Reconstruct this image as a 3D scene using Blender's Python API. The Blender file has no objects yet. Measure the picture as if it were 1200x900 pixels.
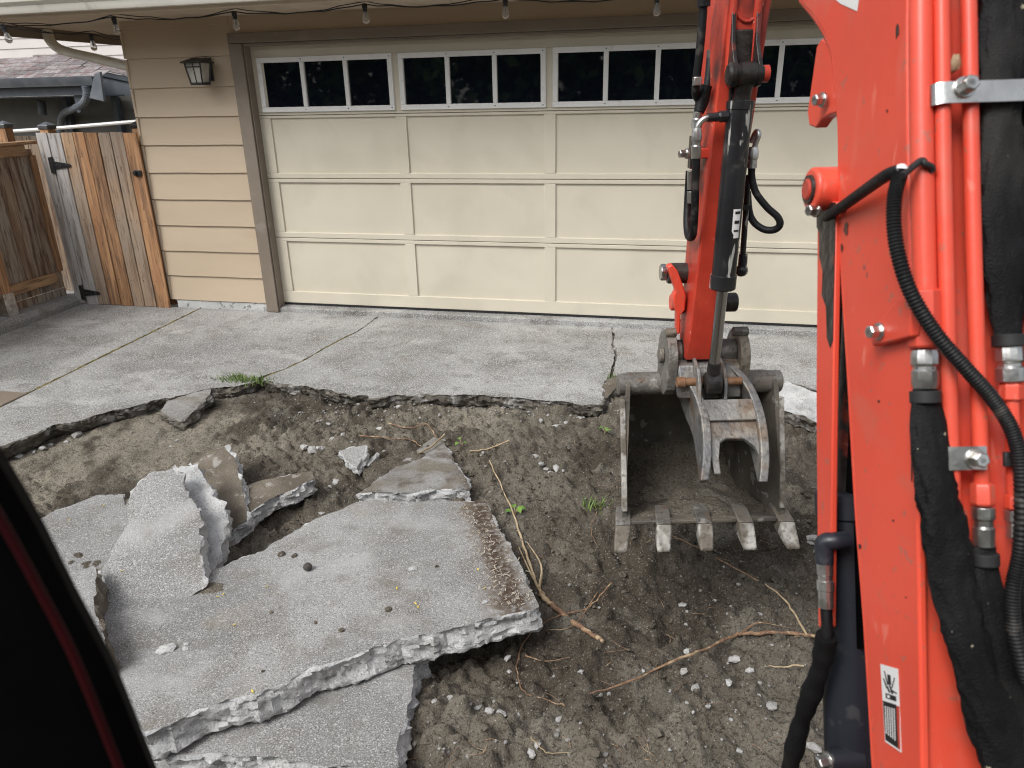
import bpy, bmesh, math, random
import numpy as np
from mathutils import Vector, Matrix
from mathutils.geometry import tessellate_polygon
random.seed(7)
rng = np.random.default_rng(7)
rad = math.radians
scene = bpy.context.scene
COL = scene.collection

# ------------------------------------------------------------------ camera
F_PX, PITCH, YAW, ROLL = 865.85, 0.372985, 0.23405, -0.0219675
CAM = np.array([3.47826, -5.90509, 1.73448])
def cam_basis():
    cy, sy = math.cos(YAW), math.sin(YAW)
    fw = np.array([-sy*math.cos(PITCH), cy*math.cos(PITCH), -math.sin(PITCH)])
    rt = np.array([cy, sy, 0.0]); up = np.cross(rt, fw)
    c, s = math.cos(ROLL), math.sin(ROLL)
    return c*rt+s*up, -s*rt+c*up, fw
RT_, UP_, FW_ = cam_basis()
cam_data = bpy.data.cameras.new('camera'); cam = bpy.data.objects.new('camera', cam_data)
COL.objects.link(cam); scene.camera = cam
cam_data.sensor_width = 36; cam_data.lens = F_PX/1200*36
cam_data.clip_start = 0.02; cam_data.clip_end = 500
cam.matrix_world = Matrix(((RT_[0], UP_[0], -FW_[0], CAM[0]), (RT_[1], UP_[1], -FW_[1], CAM[1]),
                           (RT_[2], UP_[2], -FW_[2], CAM[2]), (0, 0, 0, 1)))
cam_data.dof.use_dof = True; cam_data.dof.focus_distance = 3.6; cam_data.dof.aperture_fstop = 5.5

# ------------------------------------------------------------------ sky, sun, exposure
SUN_EL, SUN_AZ = 50, 212          # degrees; azimuth measured from +Y clockwise
world = bpy.data.worlds.new('World'); scene.world = world; world.use_nodes = True
wn = world.node_tree.nodes; wl = world.node_tree.links; wn.clear()
sky = wn.new('ShaderNodeTexSky'); sky.sky_type = 'NISHITA'; sky.sun_disc = False
sky.sun_elevation = rad(SUN_EL); sky.sun_rotation = rad(SUN_AZ)
sky.air_density = 1.0; sky.dust_density = 4.0; sky.ozone_density = 1.0
hs = wn.new('ShaderNodeHueSaturation'); hs.inputs['Saturation'].default_value = 0.26
bg = wn.new('ShaderNodeBackground'); bg.inputs[1].default_value = 0.14
wo = wn.new('ShaderNodeOutputWorld')
wl.new(sky.outputs[0], hs.inputs['Color']); wl.new(hs.outputs[0], bg.inputs[0]); wl.new(bg.outputs[0], wo.inputs[0])
sd = bpy.data.lights.new('sun', 'SUN'); sun = bpy.data.objects.new('sun', sd); COL.objects.link(sun)
sd.energy = 1.4; sd.angle = rad(26); sd.color = (1.0, 0.98, 0.95)
az = rad(SUN_AZ); el = rad(SUN_EL)
sv = Vector((math.sin(az)*math.cos(el), math.cos(az)*math.cos(el), math.sin(el)))
sun.rotation_euler = sv.to_track_quat('Z', 'Y').to_euler(); sun.location = (0, 0, 12)
scene.view_settings.view_transform = 'Standard'; scene.view_settings.look = 'None'
scene.view_settings.exposure = 0.45; scene.view_settings.gamma = 1.0
scene.view_settings.use_curve_mapping = False
scene.cycles.use_denoising = True; scene.cycles.denoising_prefilter = 'NONE'; scene.cycles.use_adaptive_sampling = False
scene.cycles.max_bounces = 8; scene.cycles.diffuse_bounces = 4; scene.cycles.pixel_filter_type = 'BLACKMAN_HARRIS'; scene.cycles.filter_width = 1.1
scene.cycles.sample_clamp_indirect = 4.0

# ------------------------------------------------------------------ pixel of the photograph -> point in the place
def ray(u, v):
    return (u-600)/F_PX*RT_ - (v-450)/F_PX*UP_ + FW_
def on_plane(u, v, pl):                    # z = c + aX + bY
    c, a, b = pl; d = ray(u, v)
    t = (c+a*CAM[0]+b*CAM[1]-CAM[2])/(d[2]-a*d[0]-b*d[1]); return CAM+t*d
def atY(u, v, y): d = ray(u, v); return CAM+d*(y-CAM[1])/d[1]
def atX(u, v, x): d = ray(u, v); return CAM+d*(x-CAM[0])/d[0]
def tilt(u, v, z0, a=0, b=0):              # plane through pixel (u,v) at height z0
    p = on_plane(u, v, (z0, 0, 0)); return (z0-a*p[0]-b*p[1], a, b)
EFW = np.array([-math.sin(YAW), math.cos(YAW), 0]); ERT = np.array([math.cos(YAW), math.sin(YAW), 0])
def _ex(d, t): p = t*d; return Vector((p@ERT, p@EFW, CAM[2]+p[2]))
def exR(u, v, r): d = ray(u, v); return _ex(d, r/(d@ERT))
def exF(u, v, f): d = ray(u, v); return _ex(d, f/(d@EFW))
def exB(u, v, off=0.0):                    # on the boom's rear face, off metres proud of it
    d = ray(u, v); k = 0.385
    return _ex(d, (0.815-off+k*(CAM[2]-0.784))/((d@EFW)-k*d[2]))
DRV = (-0.052, 0.0, 0.030)
def zd(y): return DRV[0]+DRV[2]*y

# ------------------------------------------------------------------ noise for geometry
_tab = rng.random((256, 256))
def vnoise(x, y):
    x = np.asarray(x, float); y = np.asarray(y, float)
    xi = np.floor(x).astype(int); yi = np.floor(y).astype(int); fx = x-xi; fy = y-yi
    fx = fx*fx*(3-2*fx); fy = fy*fy*(3-2*fy)
    g = lambda a, b: _tab[a % 256, b % 256]
    return (g(xi, yi)*(1-fx)+g(xi+1, yi)*fx)*(1-fy)+(g(xi, yi+1)*(1-fx)+g(xi+1, yi+1)*fx)*fy-0.5
def fbm(x, y, o=4, g=0.5):
    s = 0; a = 1; x, y = x*0.91-y*0.41, x*0.41+y*0.91
    for i in range(o):
        s = s+a*vnoise(x+17.3*i, y+9.1*i); a *= g
        x, y = 2*(x*0.8-y*0.6), 2*(x*0.6+y*0.8)      # turned each octave so no lattice shows
    return s
def sstep(a, b, x): t = np.clip((x-a)/(b-a), 0, 1); return t*t*(3-2*t)

# ------------------------------------------------------------------ materials
def material(name, c1, c2=None, scale=4, detail=6, rough=(0.6, 0.75), metal=0, layers=(), bump=(), stretch=(1, 1, 1),
             rand=0.0, coat=0, world_pos=False, spec=0.5, ramp=(0.3, 0.7), bump_dist=0.01):
    m = bpy.data.materials.new(name); m.use_nodes = True
    n = m.node_tree.nodes; l = m.node_tree.links
    b = n['Principled BSDF']
    if world_pos: src = n.new('ShaderNodeNewGeometry').outputs['Position']
    else: src = n.new('ShaderNodeTexCoord').outputs['Object']
    mp = n.new('ShaderNodeMapping'); mp.inputs['Scale'].default_value = stretch
    info = n.new('ShaderNodeObjectInfo')
    if rand is not None:
        mu = n.new('ShaderNodeMath'); mu.operation = 'MULTIPLY'; mu.inputs[1].default_value = 0 if world_pos else 37
        l.new(info.outputs['Random'], mu.inputs[0])
        ad = n.new('ShaderNodeVectorMath'); ad.operation = 'ADD'; l.new(src, ad.inputs[0]); l.new(mu.outputs[0], ad.inputs[1]); src2 = ad.outputs[0]
    else: src2 = src
    l.new(src2, mp.inputs['Vector']); vec = mp.outputs[0]
    def noise(sc, de, dist=0.0, v=vec):
        t = n.new('ShaderNodeTexNoise'); t.inputs['Scale'].default_value = sc; t.inputs['Detail'].default_value = de
        t.inputs['Distortion'].default_value = dist; l.new(v, t.inputs['Vector']); return t.outputs['Fac']
    def rampn(x, lo, hi, a=(0, 0, 0, 1), c=(1, 1, 1, 1)):
        r = n.new('ShaderNodeValToRGB'); r.color_ramp.elements[0].position = lo; r.color_ramp.elements[1].position = hi
        r.color_ramp.elements[0].color = a; r.color_ramp.elements[1].color = c; l.new(x, r.inputs[0]); return r.outputs[0]
    def mix(fac, a, c):
        x = n.new('ShaderNodeMix'); x.data_type = 'RGBA'
        if hasattr(fac, 'is_output') : l.new(fac, x.inputs[0])
        else: x.inputs[0].default_value = fac
        for s_, k in ((a, 6), (c, 7)):
            if hasattr(s_, 'is_output'): l.new(s_, x.inputs[k])
            else: x.inputs[k].default_value = s_
        return x.outputs[2]
    c2 = c2 or c1
    base = rampn(noise(scale, detail), 0.5+(ramp[0]-0.5)*0.6, 0.5+(ramp[1]-0.5)*0.6, (*c1, 1), (*c2, 1))
    for L in layers:
        if L[0] == 'noise':          # color, scale, lo, hi, amount[, stretch]
            _, c, sc, lo, hi, am = L[:6]
            v = vec
            if len(L) > 6:
                m2 = n.new('ShaderNodeMapping'); m2.inputs['Scale'].default_value = L[6]; l.new(src2, m2.inputs['Vector']); v = m2.outputs[0]
            fac = rampn(noise(sc, 8, 0.3, v), 0.5+(lo-0.5)*0.62, 0.5+(hi-0.5)*0.62, (0, 0, 0, 1), (am, am, am, 1)); base = mix(fac, base, (*c, 1))
        elif L[0] == 'speck':        # color, scale, size, amount : stones / grains
            _, c, sc, si, am = L
            t = n.new('ShaderNodeTexVoronoi'); t.inputs['Scale'].default_value = sc; l.new(src2, t.inputs['Vector'])
            w = n.new('ShaderNodeTexWhiteNoise'); w.noise_dimensions = '3D'; l.new(t.outputs['Color'], w.inputs['Vector'])
            f1 = rampn(t.outputs['Distance'], si*0.7, si, (1, 1, 1, 1), (0, 0, 0, 1))
            f2 = rampn(w.outputs['Value'], 0.45, 0.6, (0, 0, 0, 1), (am, am, am, 1))
            mu2 = n.new('ShaderNodeMath'); mu2.operation = 'MULTIPLY'; l.new(f1, mu2.inputs[0]); l.new(f2, mu2.inputs[1])
            base = mix(mu2.outputs[0], base, (*c, 1))
        elif L[0] == 'attr':         # color, attribute name, amount
            at = n.new('ShaderNodeAttribute'); at.attribute_name = L[2]
            fac = rampn(at.outputs['Fac'], 0.0, 1.0, (0, 0, 0, 1), (L[3], L[3], L[3], 1)); base = mix(fac, base, (*L[1], 1))
        elif L[0] == 'grain':        # color, scale, lo, hi, amount : fine salt and pepper
            _, c, sc, lo, hi, am = L
            fac = rampn(noise(sc, 2, 0, src2), lo, hi, (0, 0, 0, 1), (am, am, am, 1)); base = mix(fac, base, (*c, 1))
        elif L[0] == 'band':         # color, nx, ny, d, half width, amount, noise scale : a strip of dirt along a line on the ground
            _, c, nx, ny, d, hw, am, sc = L
            pos = n.new('ShaderNodeNewGeometry').outputs['Position']
            dt = n.new('ShaderNodeVectorMath'); dt.operation = 'DOT_PRODUCT'; l.new(pos, dt.inputs[0]); dt.inputs[1].default_value = (nx, ny, 0)
            s1 = n.new('ShaderNodeMath'); s1.operation = 'SUBTRACT'; l.new(dt.outputs['Value'], s1.inputs[0]); s1.inputs[1].default_value = d
            nz = n.new('ShaderNodeMath'); nz.operation = 'MULTIPLY_ADD'; l.new(noise(sc, 6), nz.inputs[0]); nz.inputs[1].default_value = hw*2.4; nz.inputs[2].default_value = -hw*1.2
            s2 = n.new('ShaderNodeMath'); s2.operation = 'ADD'; l.new(s1.outputs[0], s2.inputs[0]); l.new(nz.outputs[0], s2.inputs[1])
            ab = n.new('ShaderNodeMath'); ab.operation = 'ABSOLUTE'; l.new(s2.outputs[0], ab.inputs[0])
            f1 = rampn(ab.outputs[0], hw*0.35, hw, (am, am, am, 1), (0, 0, 0, 1))
            f2 = rampn(noise(sc*7, 5), 0.35, 0.55)
            mu2 = n.new('ShaderNodeMath'); mu2.operation = 'MULTIPLY'; l.new(f1, mu2.inputs[0]); l.new(f2, mu2.inputs[1])
            base = mix(mu2.outputs[0], base, (*c, 1))
    if rand:
        h = n.new('ShaderNodeHueSaturation'); r_ = n.new('ShaderNodeMapRange')
        r_.inputs['To Min'].default_value = 1-rand; r_.inputs['To Max'].default_value = 1+rand
        l.new(info.outputs['Random'], r_.inputs['Value']); l.new(r_.outputs[0], h.inputs['Value']); l.new(base, h.inputs['Color']); base = h.outputs[0]
    l.new(base, b.inputs['Base Color'])
    rr = n.new('ShaderNodeMapRange'); rr.inputs['To Min'].default_value = rough[0]; rr.inputs['To Max'].default_value = rough[1]
    l.new(noise(scale*3, 5), rr.inputs['Value']); l.new(rr.outputs[0], b.inputs['Roughness'])
    b.inputs['Metallic'].default_value = metal; b.inputs['Coat Weight'].default_value = coat; b.inputs['Coat Roughness'].default_value = 0.12
    b.inputs['Specular IOR Level'].default_value = spec
    prev = None
    for (sc, st) in bump:
        bp = n.new('ShaderNodeBump'); bp.inputs['Strength'].default_value = st; bp.inputs['Distance'].default_value = bump_dist
        l.new(noise(sc, 8), bp.inputs['Height'])
        if prev: l.new(prev, bp.inputs['Normal'])
        prev = bp.outputs[0]
    if prev: l.new(prev, b.inputs['Normal'])
    return m

M = {}
M['concrete'] = material('weathered concrete', (0.20, 0.20, 0.197), (0.315, 0.315, 0.31), 1.6, 8, (0.8, 0.95),
    layers=[('noise', (0.165, 0.15, 0.13), 5, 0.52, 0.74, 0.55), ('grain', (0.56, 0.555, 0.54), 185, 0.53, 0.66, 0.75), ('grain', (0.055, 0.05, 0.045), 210, 0.54, 0.66, 0.8), ('grain', (0.56, 0.555, 0.54), 75, 0.62, 0.70, 0.5), ('noise', (0.15, 0.135, 0.11), 8, 0.62, 0.85, 0.5),
            ('noise', (0.42, 0.42, 0.415), 3.1, 0.58, 0.76, 0.5)], bump=[(220, 0.45), (45, 0.35)], bump_dist=0.006)
M['driveway'] = material('driveway concrete', (0.20, 0.20, 0.196), (0.31, 0.31, 0.304), 1.3, 8, (0.75, 0.92), world_pos=True,
    layers=[('noise', (0.40, 0.40, 0.395), 1.1, 0.46, 0.72, 0.75, (0.5, 1.6, 1)), ('noise', (0.115, 0.11, 0.10), 2.3, 0.50, 0.85, 0.7), ('noise', (0.52, 0.515, 0.50), 2.6, 0.64, 0.86, 0.55, (0.6, 1.5, 1)), ('noise', (0.17, 0.145, 0.11), 3.6, 0.66, 0.86, 0.5), ('noise', (0.12, 0.115, 0.10), 9, 0.58, 0.76, 0.5), ('grain', (0.54, 0.535, 0.515), 105, 0.52, 0.64, 0.75),
            ('grain', (0.06, 0.055, 0.05), 125, 0.54, 0.66, 0.75), ('noise', (0.55, 0.54, 0.52), 3.3, 0.86, 0.92, 0.7)], bump=[(190, 0.35), (30, 0.2)], bump_dist=0.005)
M['fracture'] = material('fresh broken concrete', (0.36, 0.368, 0.37), (0.56, 0.565, 0.56), 9, 8, (0.85, 0.98),
    layers=[('noise', (0.24, 0.225, 0.205), 12, 0.56, 0.80, 0.6), ('grain', (0.16, 0.155, 0.15), 80, 0.58, 0.68, 0.6), ('grain', (0.65, 0.65, 0.64), 120, 0.56, 0.68, 0.5)], bump=[(38, 0.5), (110, 0.45), (300, 0.3)], bump_dist=0.012)
M['fracture_mid'] = material('dusty concrete crumbs', (0.20, 0.195, 0.185), (0.36, 0.355, 0.345), 30, 4, (0.9, 1), layers=[('noise', (0.12, 0.105, 0.085), 20, 0.5, 0.75, 0.8)])
M['fresh'] = material('crushed pale concrete', (0.31, 0.305, 0.295), (0.48, 0.475, 0.462), 14, 6, (0.85, 0.95), layers=[('noise', (0.30, 0.28, 0.25), 16, 0.58, 0.8, 0.6)], bump=[(90, 0.8)])
M['fracture_dirty'] = material('soil stained broken concrete', (0.075, 0.065, 0.052), (0.17, 0.155, 0.13), 8, 8, (0.9, 1),
    layers=[('noise', (0.40, 0.395, 0.38), 9, 0.54, 0.72, 0.8)], bump=[(50, 0.6), (200, 0.5)], bump_dist=0.014)
M['soil_coat'] = material('concrete caked with soil', (0.12, 0.10, 0.076), (0.20, 0.172, 0.135), 7, 8, (0.9, 1),
    layers=[('noise', (0.4, 0.39, 0.37), 14, 0.66, 0.74, 0.7)], bump=[(40, 0.8), (160, 0.6)], bump_dist=0.012)
M['soil'] = material('moist sandy soil', (0.092, 0.079, 0.061), (0.155, 0.136, 0.107), 1.7, 10, (0.9, 1), world_pos=True, spec=0.2,
    layers=[('attr', (0.235, 0.21, 0.168), 'dry', 0.95), ('attr', (0.050, 0.041, 0.031), 'darker', 0.85), ('noise', (0.185, 0.165, 0.135), 0.9, 0.5, 0.74, 0.6), ('noise', (0.20, 0.185, 0.155), 5, 0.56, 0.74, 0.5), ('noise', (0.050, 0.042, 0.032), 4.5, 0.56, 0.78, 0.55),
            ('grain', (0.25, 0.235, 0.21), 130, 0.60, 0.70, 0.6), ('grain', (0.035, 0.028, 0.02), 90, 0.54, 0.66, 0.65), ('speck', (0.36, 0.35, 0.33), 55, 0.16, 0.8)],
    bump=[(55, 0.8), (180, 0.6)], bump_dist=0.013)
M['yard'] = material('bare earth yard', (0.10, 0.085, 0.06), (0.16, 0.14, 0.10), 0.8, 8, (0.9, 1), world_pos=True, bump=[(30, 0.5)])
M['siding'] = material('tan siding paint', (0.49, 0.395, 0.285), (0.53, 0.43, 0.315), 2.2, 5, (0.5, 0.62), rand=0.025, stretch=(0.3, 1, 1),
    layers=[('noise', (0.45, 0.35, 0.245), 5, 0.58, 0.85, 0.4)], bump=[(25, 0.1), (4, 0.15)])
M['trim'] = material('taupe trim paint', (0.20, 0.165, 0.13), (0.235, 0.195, 0.155), 3, 5, (0.5, 0.65), layers=[('noise', (0.30, 0.27, 0.23), 7, 0.66, 0.8, 0.4)], bump=[(30, 0.15)])
M['soffit'] = material('soffit paint', (0.56, 0.47, 0.36), (0.6, 0.51, 0.40), 3, 4, (0.6, 0.7), rand=0.03)
M['door'] = material('cream garage door paint', (0.60, 0.553, 0.45), (0.64, 0.592, 0.485), 1.5, 4, (0.42, 0.55), rand=0.012, world_pos=True,
    layers=[('noise', (0.50, 0.465, 0.37), 2.1, 0.52, 0.8, 0.45), ('noise', (0.36, 0.32, 0.25), 24, 0.93, 0.97, 0.5)], bump=[(3, 0.25), (60, 0.06)])
M['white'] = material('white window frame paint', (0.76, 0.76, 0.74), (0.8, 0.8, 0.78), 5, 4, (0.4, 0.5), layers=[('noise', (0.55, 0.54, 0.5), 14, 0.66, 0.8, 0.4)])
M['gutter'] = material('cream gutter enamel', (0.72, 0.70, 0.63), (0.78, 0.76, 0.69), 3, 4, (0.35, 0.5), layers=[('noise', (0.4, 0.37, 0.31), 6, 0.64, 0.78, 0.4, (1, 3, 1))])
M['glass'] = material('dark window glass', (0.0035, 0.005, 0.010), (0.005, 0.0065, 0.013), 2, 2, (0.01, 0.03), bump=[(2.0, 0.05)], spec=1.0)
M['rubber_seal'] = material('black rubber', (0.012, 0.012, 0.013), (0.02, 0.02, 0.021), 9, 4, (0.55, 0.7))
M['foundation'] = material('painted foundation', (0.45, 0.46, 0.45), (0.55, 0.56, 0.55), 5, 6, (0.8, 0.9), layers=[('noise', (0.14, 0.13, 0.11), 22, 0.64, 0.72, 0.8)], bump=[(40, 0.5)])
def wood(name, a, b_, dark, gray=None, vert=True):
    st = (9, 9, 0.7) if vert == True else ((9, 0.7, 9) if vert == 'y' else (0.7, 9, 9))
    ly = [('noise', dark, 3.2, 0.50, 0.72, 0.85), ('noise', tuple(x*0.4 for x in dark), 9, 0.64, 0.74, 0.7)]
    if gray: ly.insert(0, ('noise', gray, 0.8, 0.35, 0.6, 0.85, (1.5, 1.5, 1.2)))
    return material(name, a, b_, 3, 8, (0.75, 0.9), layers=ly, stretch=st, rand=0.16, bump=[(5, 0.5), (20, 0.3)], bump_dist=0.006)
M['cedar'] = wood('orange cedar', (0.33, 0.17, 0.08), (0.47, 0.265, 0.135), (0.17, 0.095, 0.055))
M['cedar_mid'] = wood('tan weathered cedar', (0.36, 0.225, 0.125), (0.45, 0.31, 0.195), (0.21, 0.14, 0.09), gray=(0.30, 0.24, 0.19))
M['cedar_grey'] = wood('silver grey cedar', (0.36, 0.34, 0.325), (0.46, 0.43, 0.40), (0.25, 0.21, 0.18), gray=(0.40, 0.39, 0.39))
M['cedar_brown'] = wood('dark stained cedar', (0.21, 0.135, 0.085), (0.33, 0.25, 0.18), (0.10, 0.05, 0.03), gray=(0.30, 0.27, 0.225))
M['cedar_y'] = wood('cedar rail', (0.34, 0.20, 0.10), (0.45, 0.28, 0.15), (0.2, 0.12, 0.07), vert='y')
M['iron'] = material('black powder coat', (0.012, 0.012, 0.013), (0.022, 0.022, 0.023), 12, 4, (0.35, 0.5), layers=[('noise', (0.09, 0.07, 0.05), 30, 0.68, 0.75, 0.6)], bump=[(60, 0.2)])
M['cap'] = material('galvanised post cap', (0.10, 0.11, 0.12), (0.22, 0.23, 0.24), 8, 4, (0.3, 0.45), metal=0.8)
M['lamp_glass'] = material('frosted lantern glass', (0.42, 0.41, 0.36), (0.5, 0.49, 0.44), 6, 3, (0.12, 0.2), layers=[('noise', (0.3, 0.29, 0.25), 8, 0.5, 0.7, 0.5)])
M['socket'] = material('black bakelite', (0.010, 0.011, 0.014), (0.016, 0.017, 0.02), 5, 2, (0.35, 0.45))
def glass_mat():
    m = bpy.data.materials.new('clear bulb glass'); m.use_nodes = True; b = m.node_tree.nodes['Principled BSDF']
    b.inputs['Base Color'].default_value = (0.97, 0.96, 0.93, 1); b.inputs['Roughness'].default_value = 0.02
    b.inputs['Transmission Weight'].default_value = 0.9; b.inputs['IOR'].default_value = 1.2; return m
M['bulb'] = glass_mat()
M['ngutter'] = material('slate blue enamel', (0.10, 0.115, 0.135), (0.135, 0.15, 0.17), 4, 4, (0.3, 0.45), layers=[('noise', (0.2, 0.21, 0.22), 8, 0.6, 0.8, 0.4)])
M['nfascia'] = material('slate painted board', (0.055, 0.066, 0.082), (0.075, 0.088, 0.105), 4, 4, (0.5, 0.65))
M['nwall'] = material('olive grey siding', (0.09, 0.087, 0.08), (0.12, 0.116, 0.106), 3, 4, (0.6, 0.7), rand=0.03)
M['shingle'] = material('asphalt shingle', (0.14, 0.122, 0.122), (0.25, 0.228, 0.228), 11, 8, (0.85, 0.95), rand=0.30,
    layers=[('noise', (0.16, 0.09, 0.08), 7, 0.5, 0.68, 0.7), ('speck', (0.5, 0.48, 0.47), 60, 0.4, 0.5)], bump=[(120, 0.5)])
M['farwall'] = material('pale lilac siding', (0.60, 0.56, 0.54), (0.64, 0.60, 0.58), 2, 3, (0.6, 0.7), rand=0.02)
M['whitepipe'] = material('white plastic rail', (0.72, 0.72, 0.70), (0.78, 0.78, 0.76), 5, 3, (0.35, 0.5))
# excavator
M['red'] = material('orange red machine paint', (0.70, 0.070, 0.037), (0.77, 0.086, 0.046), 2.5, 5, (0.36, 0.52), coat=0.10,
    layers=[('noise', (0.62, 0.085, 0.05), 3.0, 0.50, 0.85, 0.5), ('noise', (0.68, 0.19, 0.14), 11, 0.64, 0.88, 0.3, (1.5, 1, 0.35)), ('noise', (0.30, 0.15, 0.11), 48, 0.74, 0.82, 0.55), ('noise', (0.50, 0.16, 0.11), 5, 0.62, 0.88, 0.45, (1, 1, 2)), ('noise', (0.84, 0.26, 0.19), 26, 0.74, 0.84, 0.45, (2.2, 1, 0.4)), ('noise', (0.20, 0.06, 0.045), 13, 0.86, 0.90, 0.8)], bump=[(9, 0.10), (90, 0.04)])
M['red_worn'] = material('scuffed greasy red paint', (0.48, 0.042, 0.022), (0.60, 0.062, 0.032), 5, 8, (0.35, 0.55),
    layers=[('noise', (0.30, 0.04, 0.03), 4, 0.5, 0.76, 0.6), ('noise', (0.03, 0.024, 0.02), 7, 0.57, 0.76, 0.85, (1, 1, 0.5)), ('noise', (0.75, 0.5, 0.4), 34, 0.82, 0.86, 0.5)], bump=[(14, 0.15), (90, 0.1)])
M['grease'] = material('greasy black steel', (0.010, 0.009, 0.009), (0.035, 0.030, 0.027), 14, 8, (0.25, 0.5), layers=[('noise', (0.18, 0.03, 0.02), 12, 0.64, 0.72, 0.7)], bump=[(30, 0.6)])
M['cylblack'] = material('scratched black cylinder paint', (0.010, 0.011, 0.013), (0.02, 0.021, 0.024), 6, 6, (0.25, 0.4), coat=0.15,
    layers=[('noise', (0.5, 0.49, 0.46), 20, 0.70, 0.75, 0.85, (1.6, 1.6, 0.30)), ('noise', (0.10, 0.095, 0.09), 12, 0.62, 0.75, 0.5)], bump=[(40, 0.1)])
M['boomcyl'] = material('navy black cylinder paint', (0.012, 0.014, 0.020), (0.02, 0.023, 0.032), 4, 5, (0.3, 0.45), layers=[('noise', (0.07, 0.07, 0.075), 20, 0.64, 0.75, 0.5)], bump=[(40, 0.08)])
M['chrome'] = material('hard chrome rod', (0.42, 0.42, 0.43), (0.52, 0.52, 0.53), 4, 3, (0.16, 0.3), metal=1, layers=[('noise', (0.2, 0.19, 0.18), 9, 0.6, 0.75, 0.6, (1, 1, 0.2))])
M['zinc'] = material('zinc plated steel', (0.50, 0.50, 0.49), (0.64, 0.64, 0.62), 16, 5, (0.22, 0.4), metal=0.95, layers=[('noise', (0.28, 0.26, 0.23), 22, 0.58, 0.72, 0.6)], bump=[(60, 0.1)])
M['sleeve'] = material('black nylon hose sleeve', (0.0035, 0.0035, 0.004), (0.009, 0.009, 0.010), 7, 6, (0.55, 0.75), spec=0.2,
    layers=[('noise', (0.045, 0.042, 0.038), 4, 0.55, 0.82, 0.6), ('noise', (0.50, 0.46, 0.33), 55, 0.86, 0.89, 0.9)], bump=[(11, 0.7), (300, 0.3)], bump_dist=0.012)
M['hose'] = material('black rubber hose', (0.005, 0.005, 0.006), (0.011, 0.011, 0.012), 12, 5, (0.45, 0.65), spec=0.28, layers=[('noise', (0.10, 0.09, 0.08), 16, 0.62, 0.76, 0.5)], bump=[(60, 0.2)])
M['bucket'] = material('worn bucket steel', (0.10, 0.094, 0.085), (0.21, 0.20, 0.182), 5, 9, (0.45, 0.7), metal=0.3,
    layers=[('noise', (0.19, 0.16, 0.122), 4, 0.45, 0.72, 0.75), ('noise', (0.15, 0.085, 0.045), 9, 0.58, 0.82, 0.65), ('noise', (0.42, 0.40, 0.36), 22, 0.62, 0.80, 0.6), ('grain', (0.05, 0.043, 0.035), 55, 0.55, 0.7, 0.6)], bump=[(20, 0.4), (90, 0.35)])
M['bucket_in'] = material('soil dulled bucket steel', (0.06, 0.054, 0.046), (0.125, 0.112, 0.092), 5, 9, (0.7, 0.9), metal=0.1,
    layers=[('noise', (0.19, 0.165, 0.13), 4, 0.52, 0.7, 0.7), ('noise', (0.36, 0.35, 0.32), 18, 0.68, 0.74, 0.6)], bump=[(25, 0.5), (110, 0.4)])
M['tooth'] = material('abraded tooth steel', (0.30, 0.29, 0.265), (0.50, 0.485, 0.45), 16, 8, (0.55, 0.8), metal=0.2,
    layers=[('noise', (0.14, 0.118, 0.09), 11, 0.44, 0.64, 0.9), ('grain', (0.10, 0.085, 0.065), 60, 0.52, 0.66, 0.7)], bump=[(40, 0.5)])
M['thumb'] = material('worn thumb steel', (0.15, 0.145, 0.14), (0.27, 0.262, 0.245), 8, 9, (0.35, 0.6), metal=0.4,
    layers=[('noise', (0.09, 0.10, 0.125), 5, 0.45, 0.75, 0.65), ('noise', (0.20, 0.125, 0.065), 9, 0.55, 0.80, 0.7), ('noise', (0.36, 0.335, 0.29), 15, 0.55, 0.78, 0.7), ('grain', (0.06, 0.052, 0.042), 55, 0.55, 0.7, 0.6)], bump=[(24, 0.35), (90, 0.3)])
M['rust'] = material('rusty pin steel', (0.20, 0.10, 0.05), (0.33, 0.20, 0.12), 18, 6, (0.6, 0.8), metal=0.3, bump=[(40, 0.4)])
M['cab'] = material('black cab trim', (0.0012, 0.0012, 0.0016), (0.0025, 0.0025, 0.003), 5, 3, (0.6, 0.75), spec=0.04)
M['cabred'] = material('dark red strip', (0.028, 0.0025, 0.004), (0.036, 0.003, 0.005), 5, 3, (0.5, 0.6), spec=0.1)
M['stickerwhite'] = material('white decal', (0.78, 0.78, 0.77), (0.8, 0.8, 0.79), 9, 3, (0.3, 0.4))
M['stickerblack'] = material('black decal ink', (0.012, 0.012, 0.013), (0.015, 0.015, 0.016), 9, 3, (0.3, 0.4))
# plants and small debris
M['root'] = material('reddish brown root', (0.17, 0.095, 0.06), (0.31, 0.19, 0.11), 25, 6, (0.7, 0.85), rand=0.15, layers=[('noise', (0.55, 0.43, 0.27), 16, 0.58, 0.66, 0.7)], bump=[(80, 0.5)])
M['straw'] = material('dry straw stem', (0.32, 0.24, 0.145), (0.46, 0.36, 0.23), 22, 5, (0.7, 0.85), rand=0.15, bump=[(80, 0.3)])
M['chaff'] = material('pale chaff', (0.36, 0.31, 0.245), (0.48, 0.43, 0.35), 22, 5, (0.7, 0.85))
M['leaf'] = material('fresh green leaf', (0.085, 0.19, 0.03), (0.16, 0.29, 0.05), 14, 4, (0.45, 0.6), rand=0.15)
M['grass'] = material('grass blade', (0.085, 0.15, 0.03), (0.17, 0.24, 0.055), 14, 4, (0.5, 0.65), rand=0.2)
M['yellow'] = material('yellow fallen petal', (0.62, 0.45, 0.03), (0.72, 0.58, 0.08), 20, 3, (0.6, 0.7))
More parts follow.
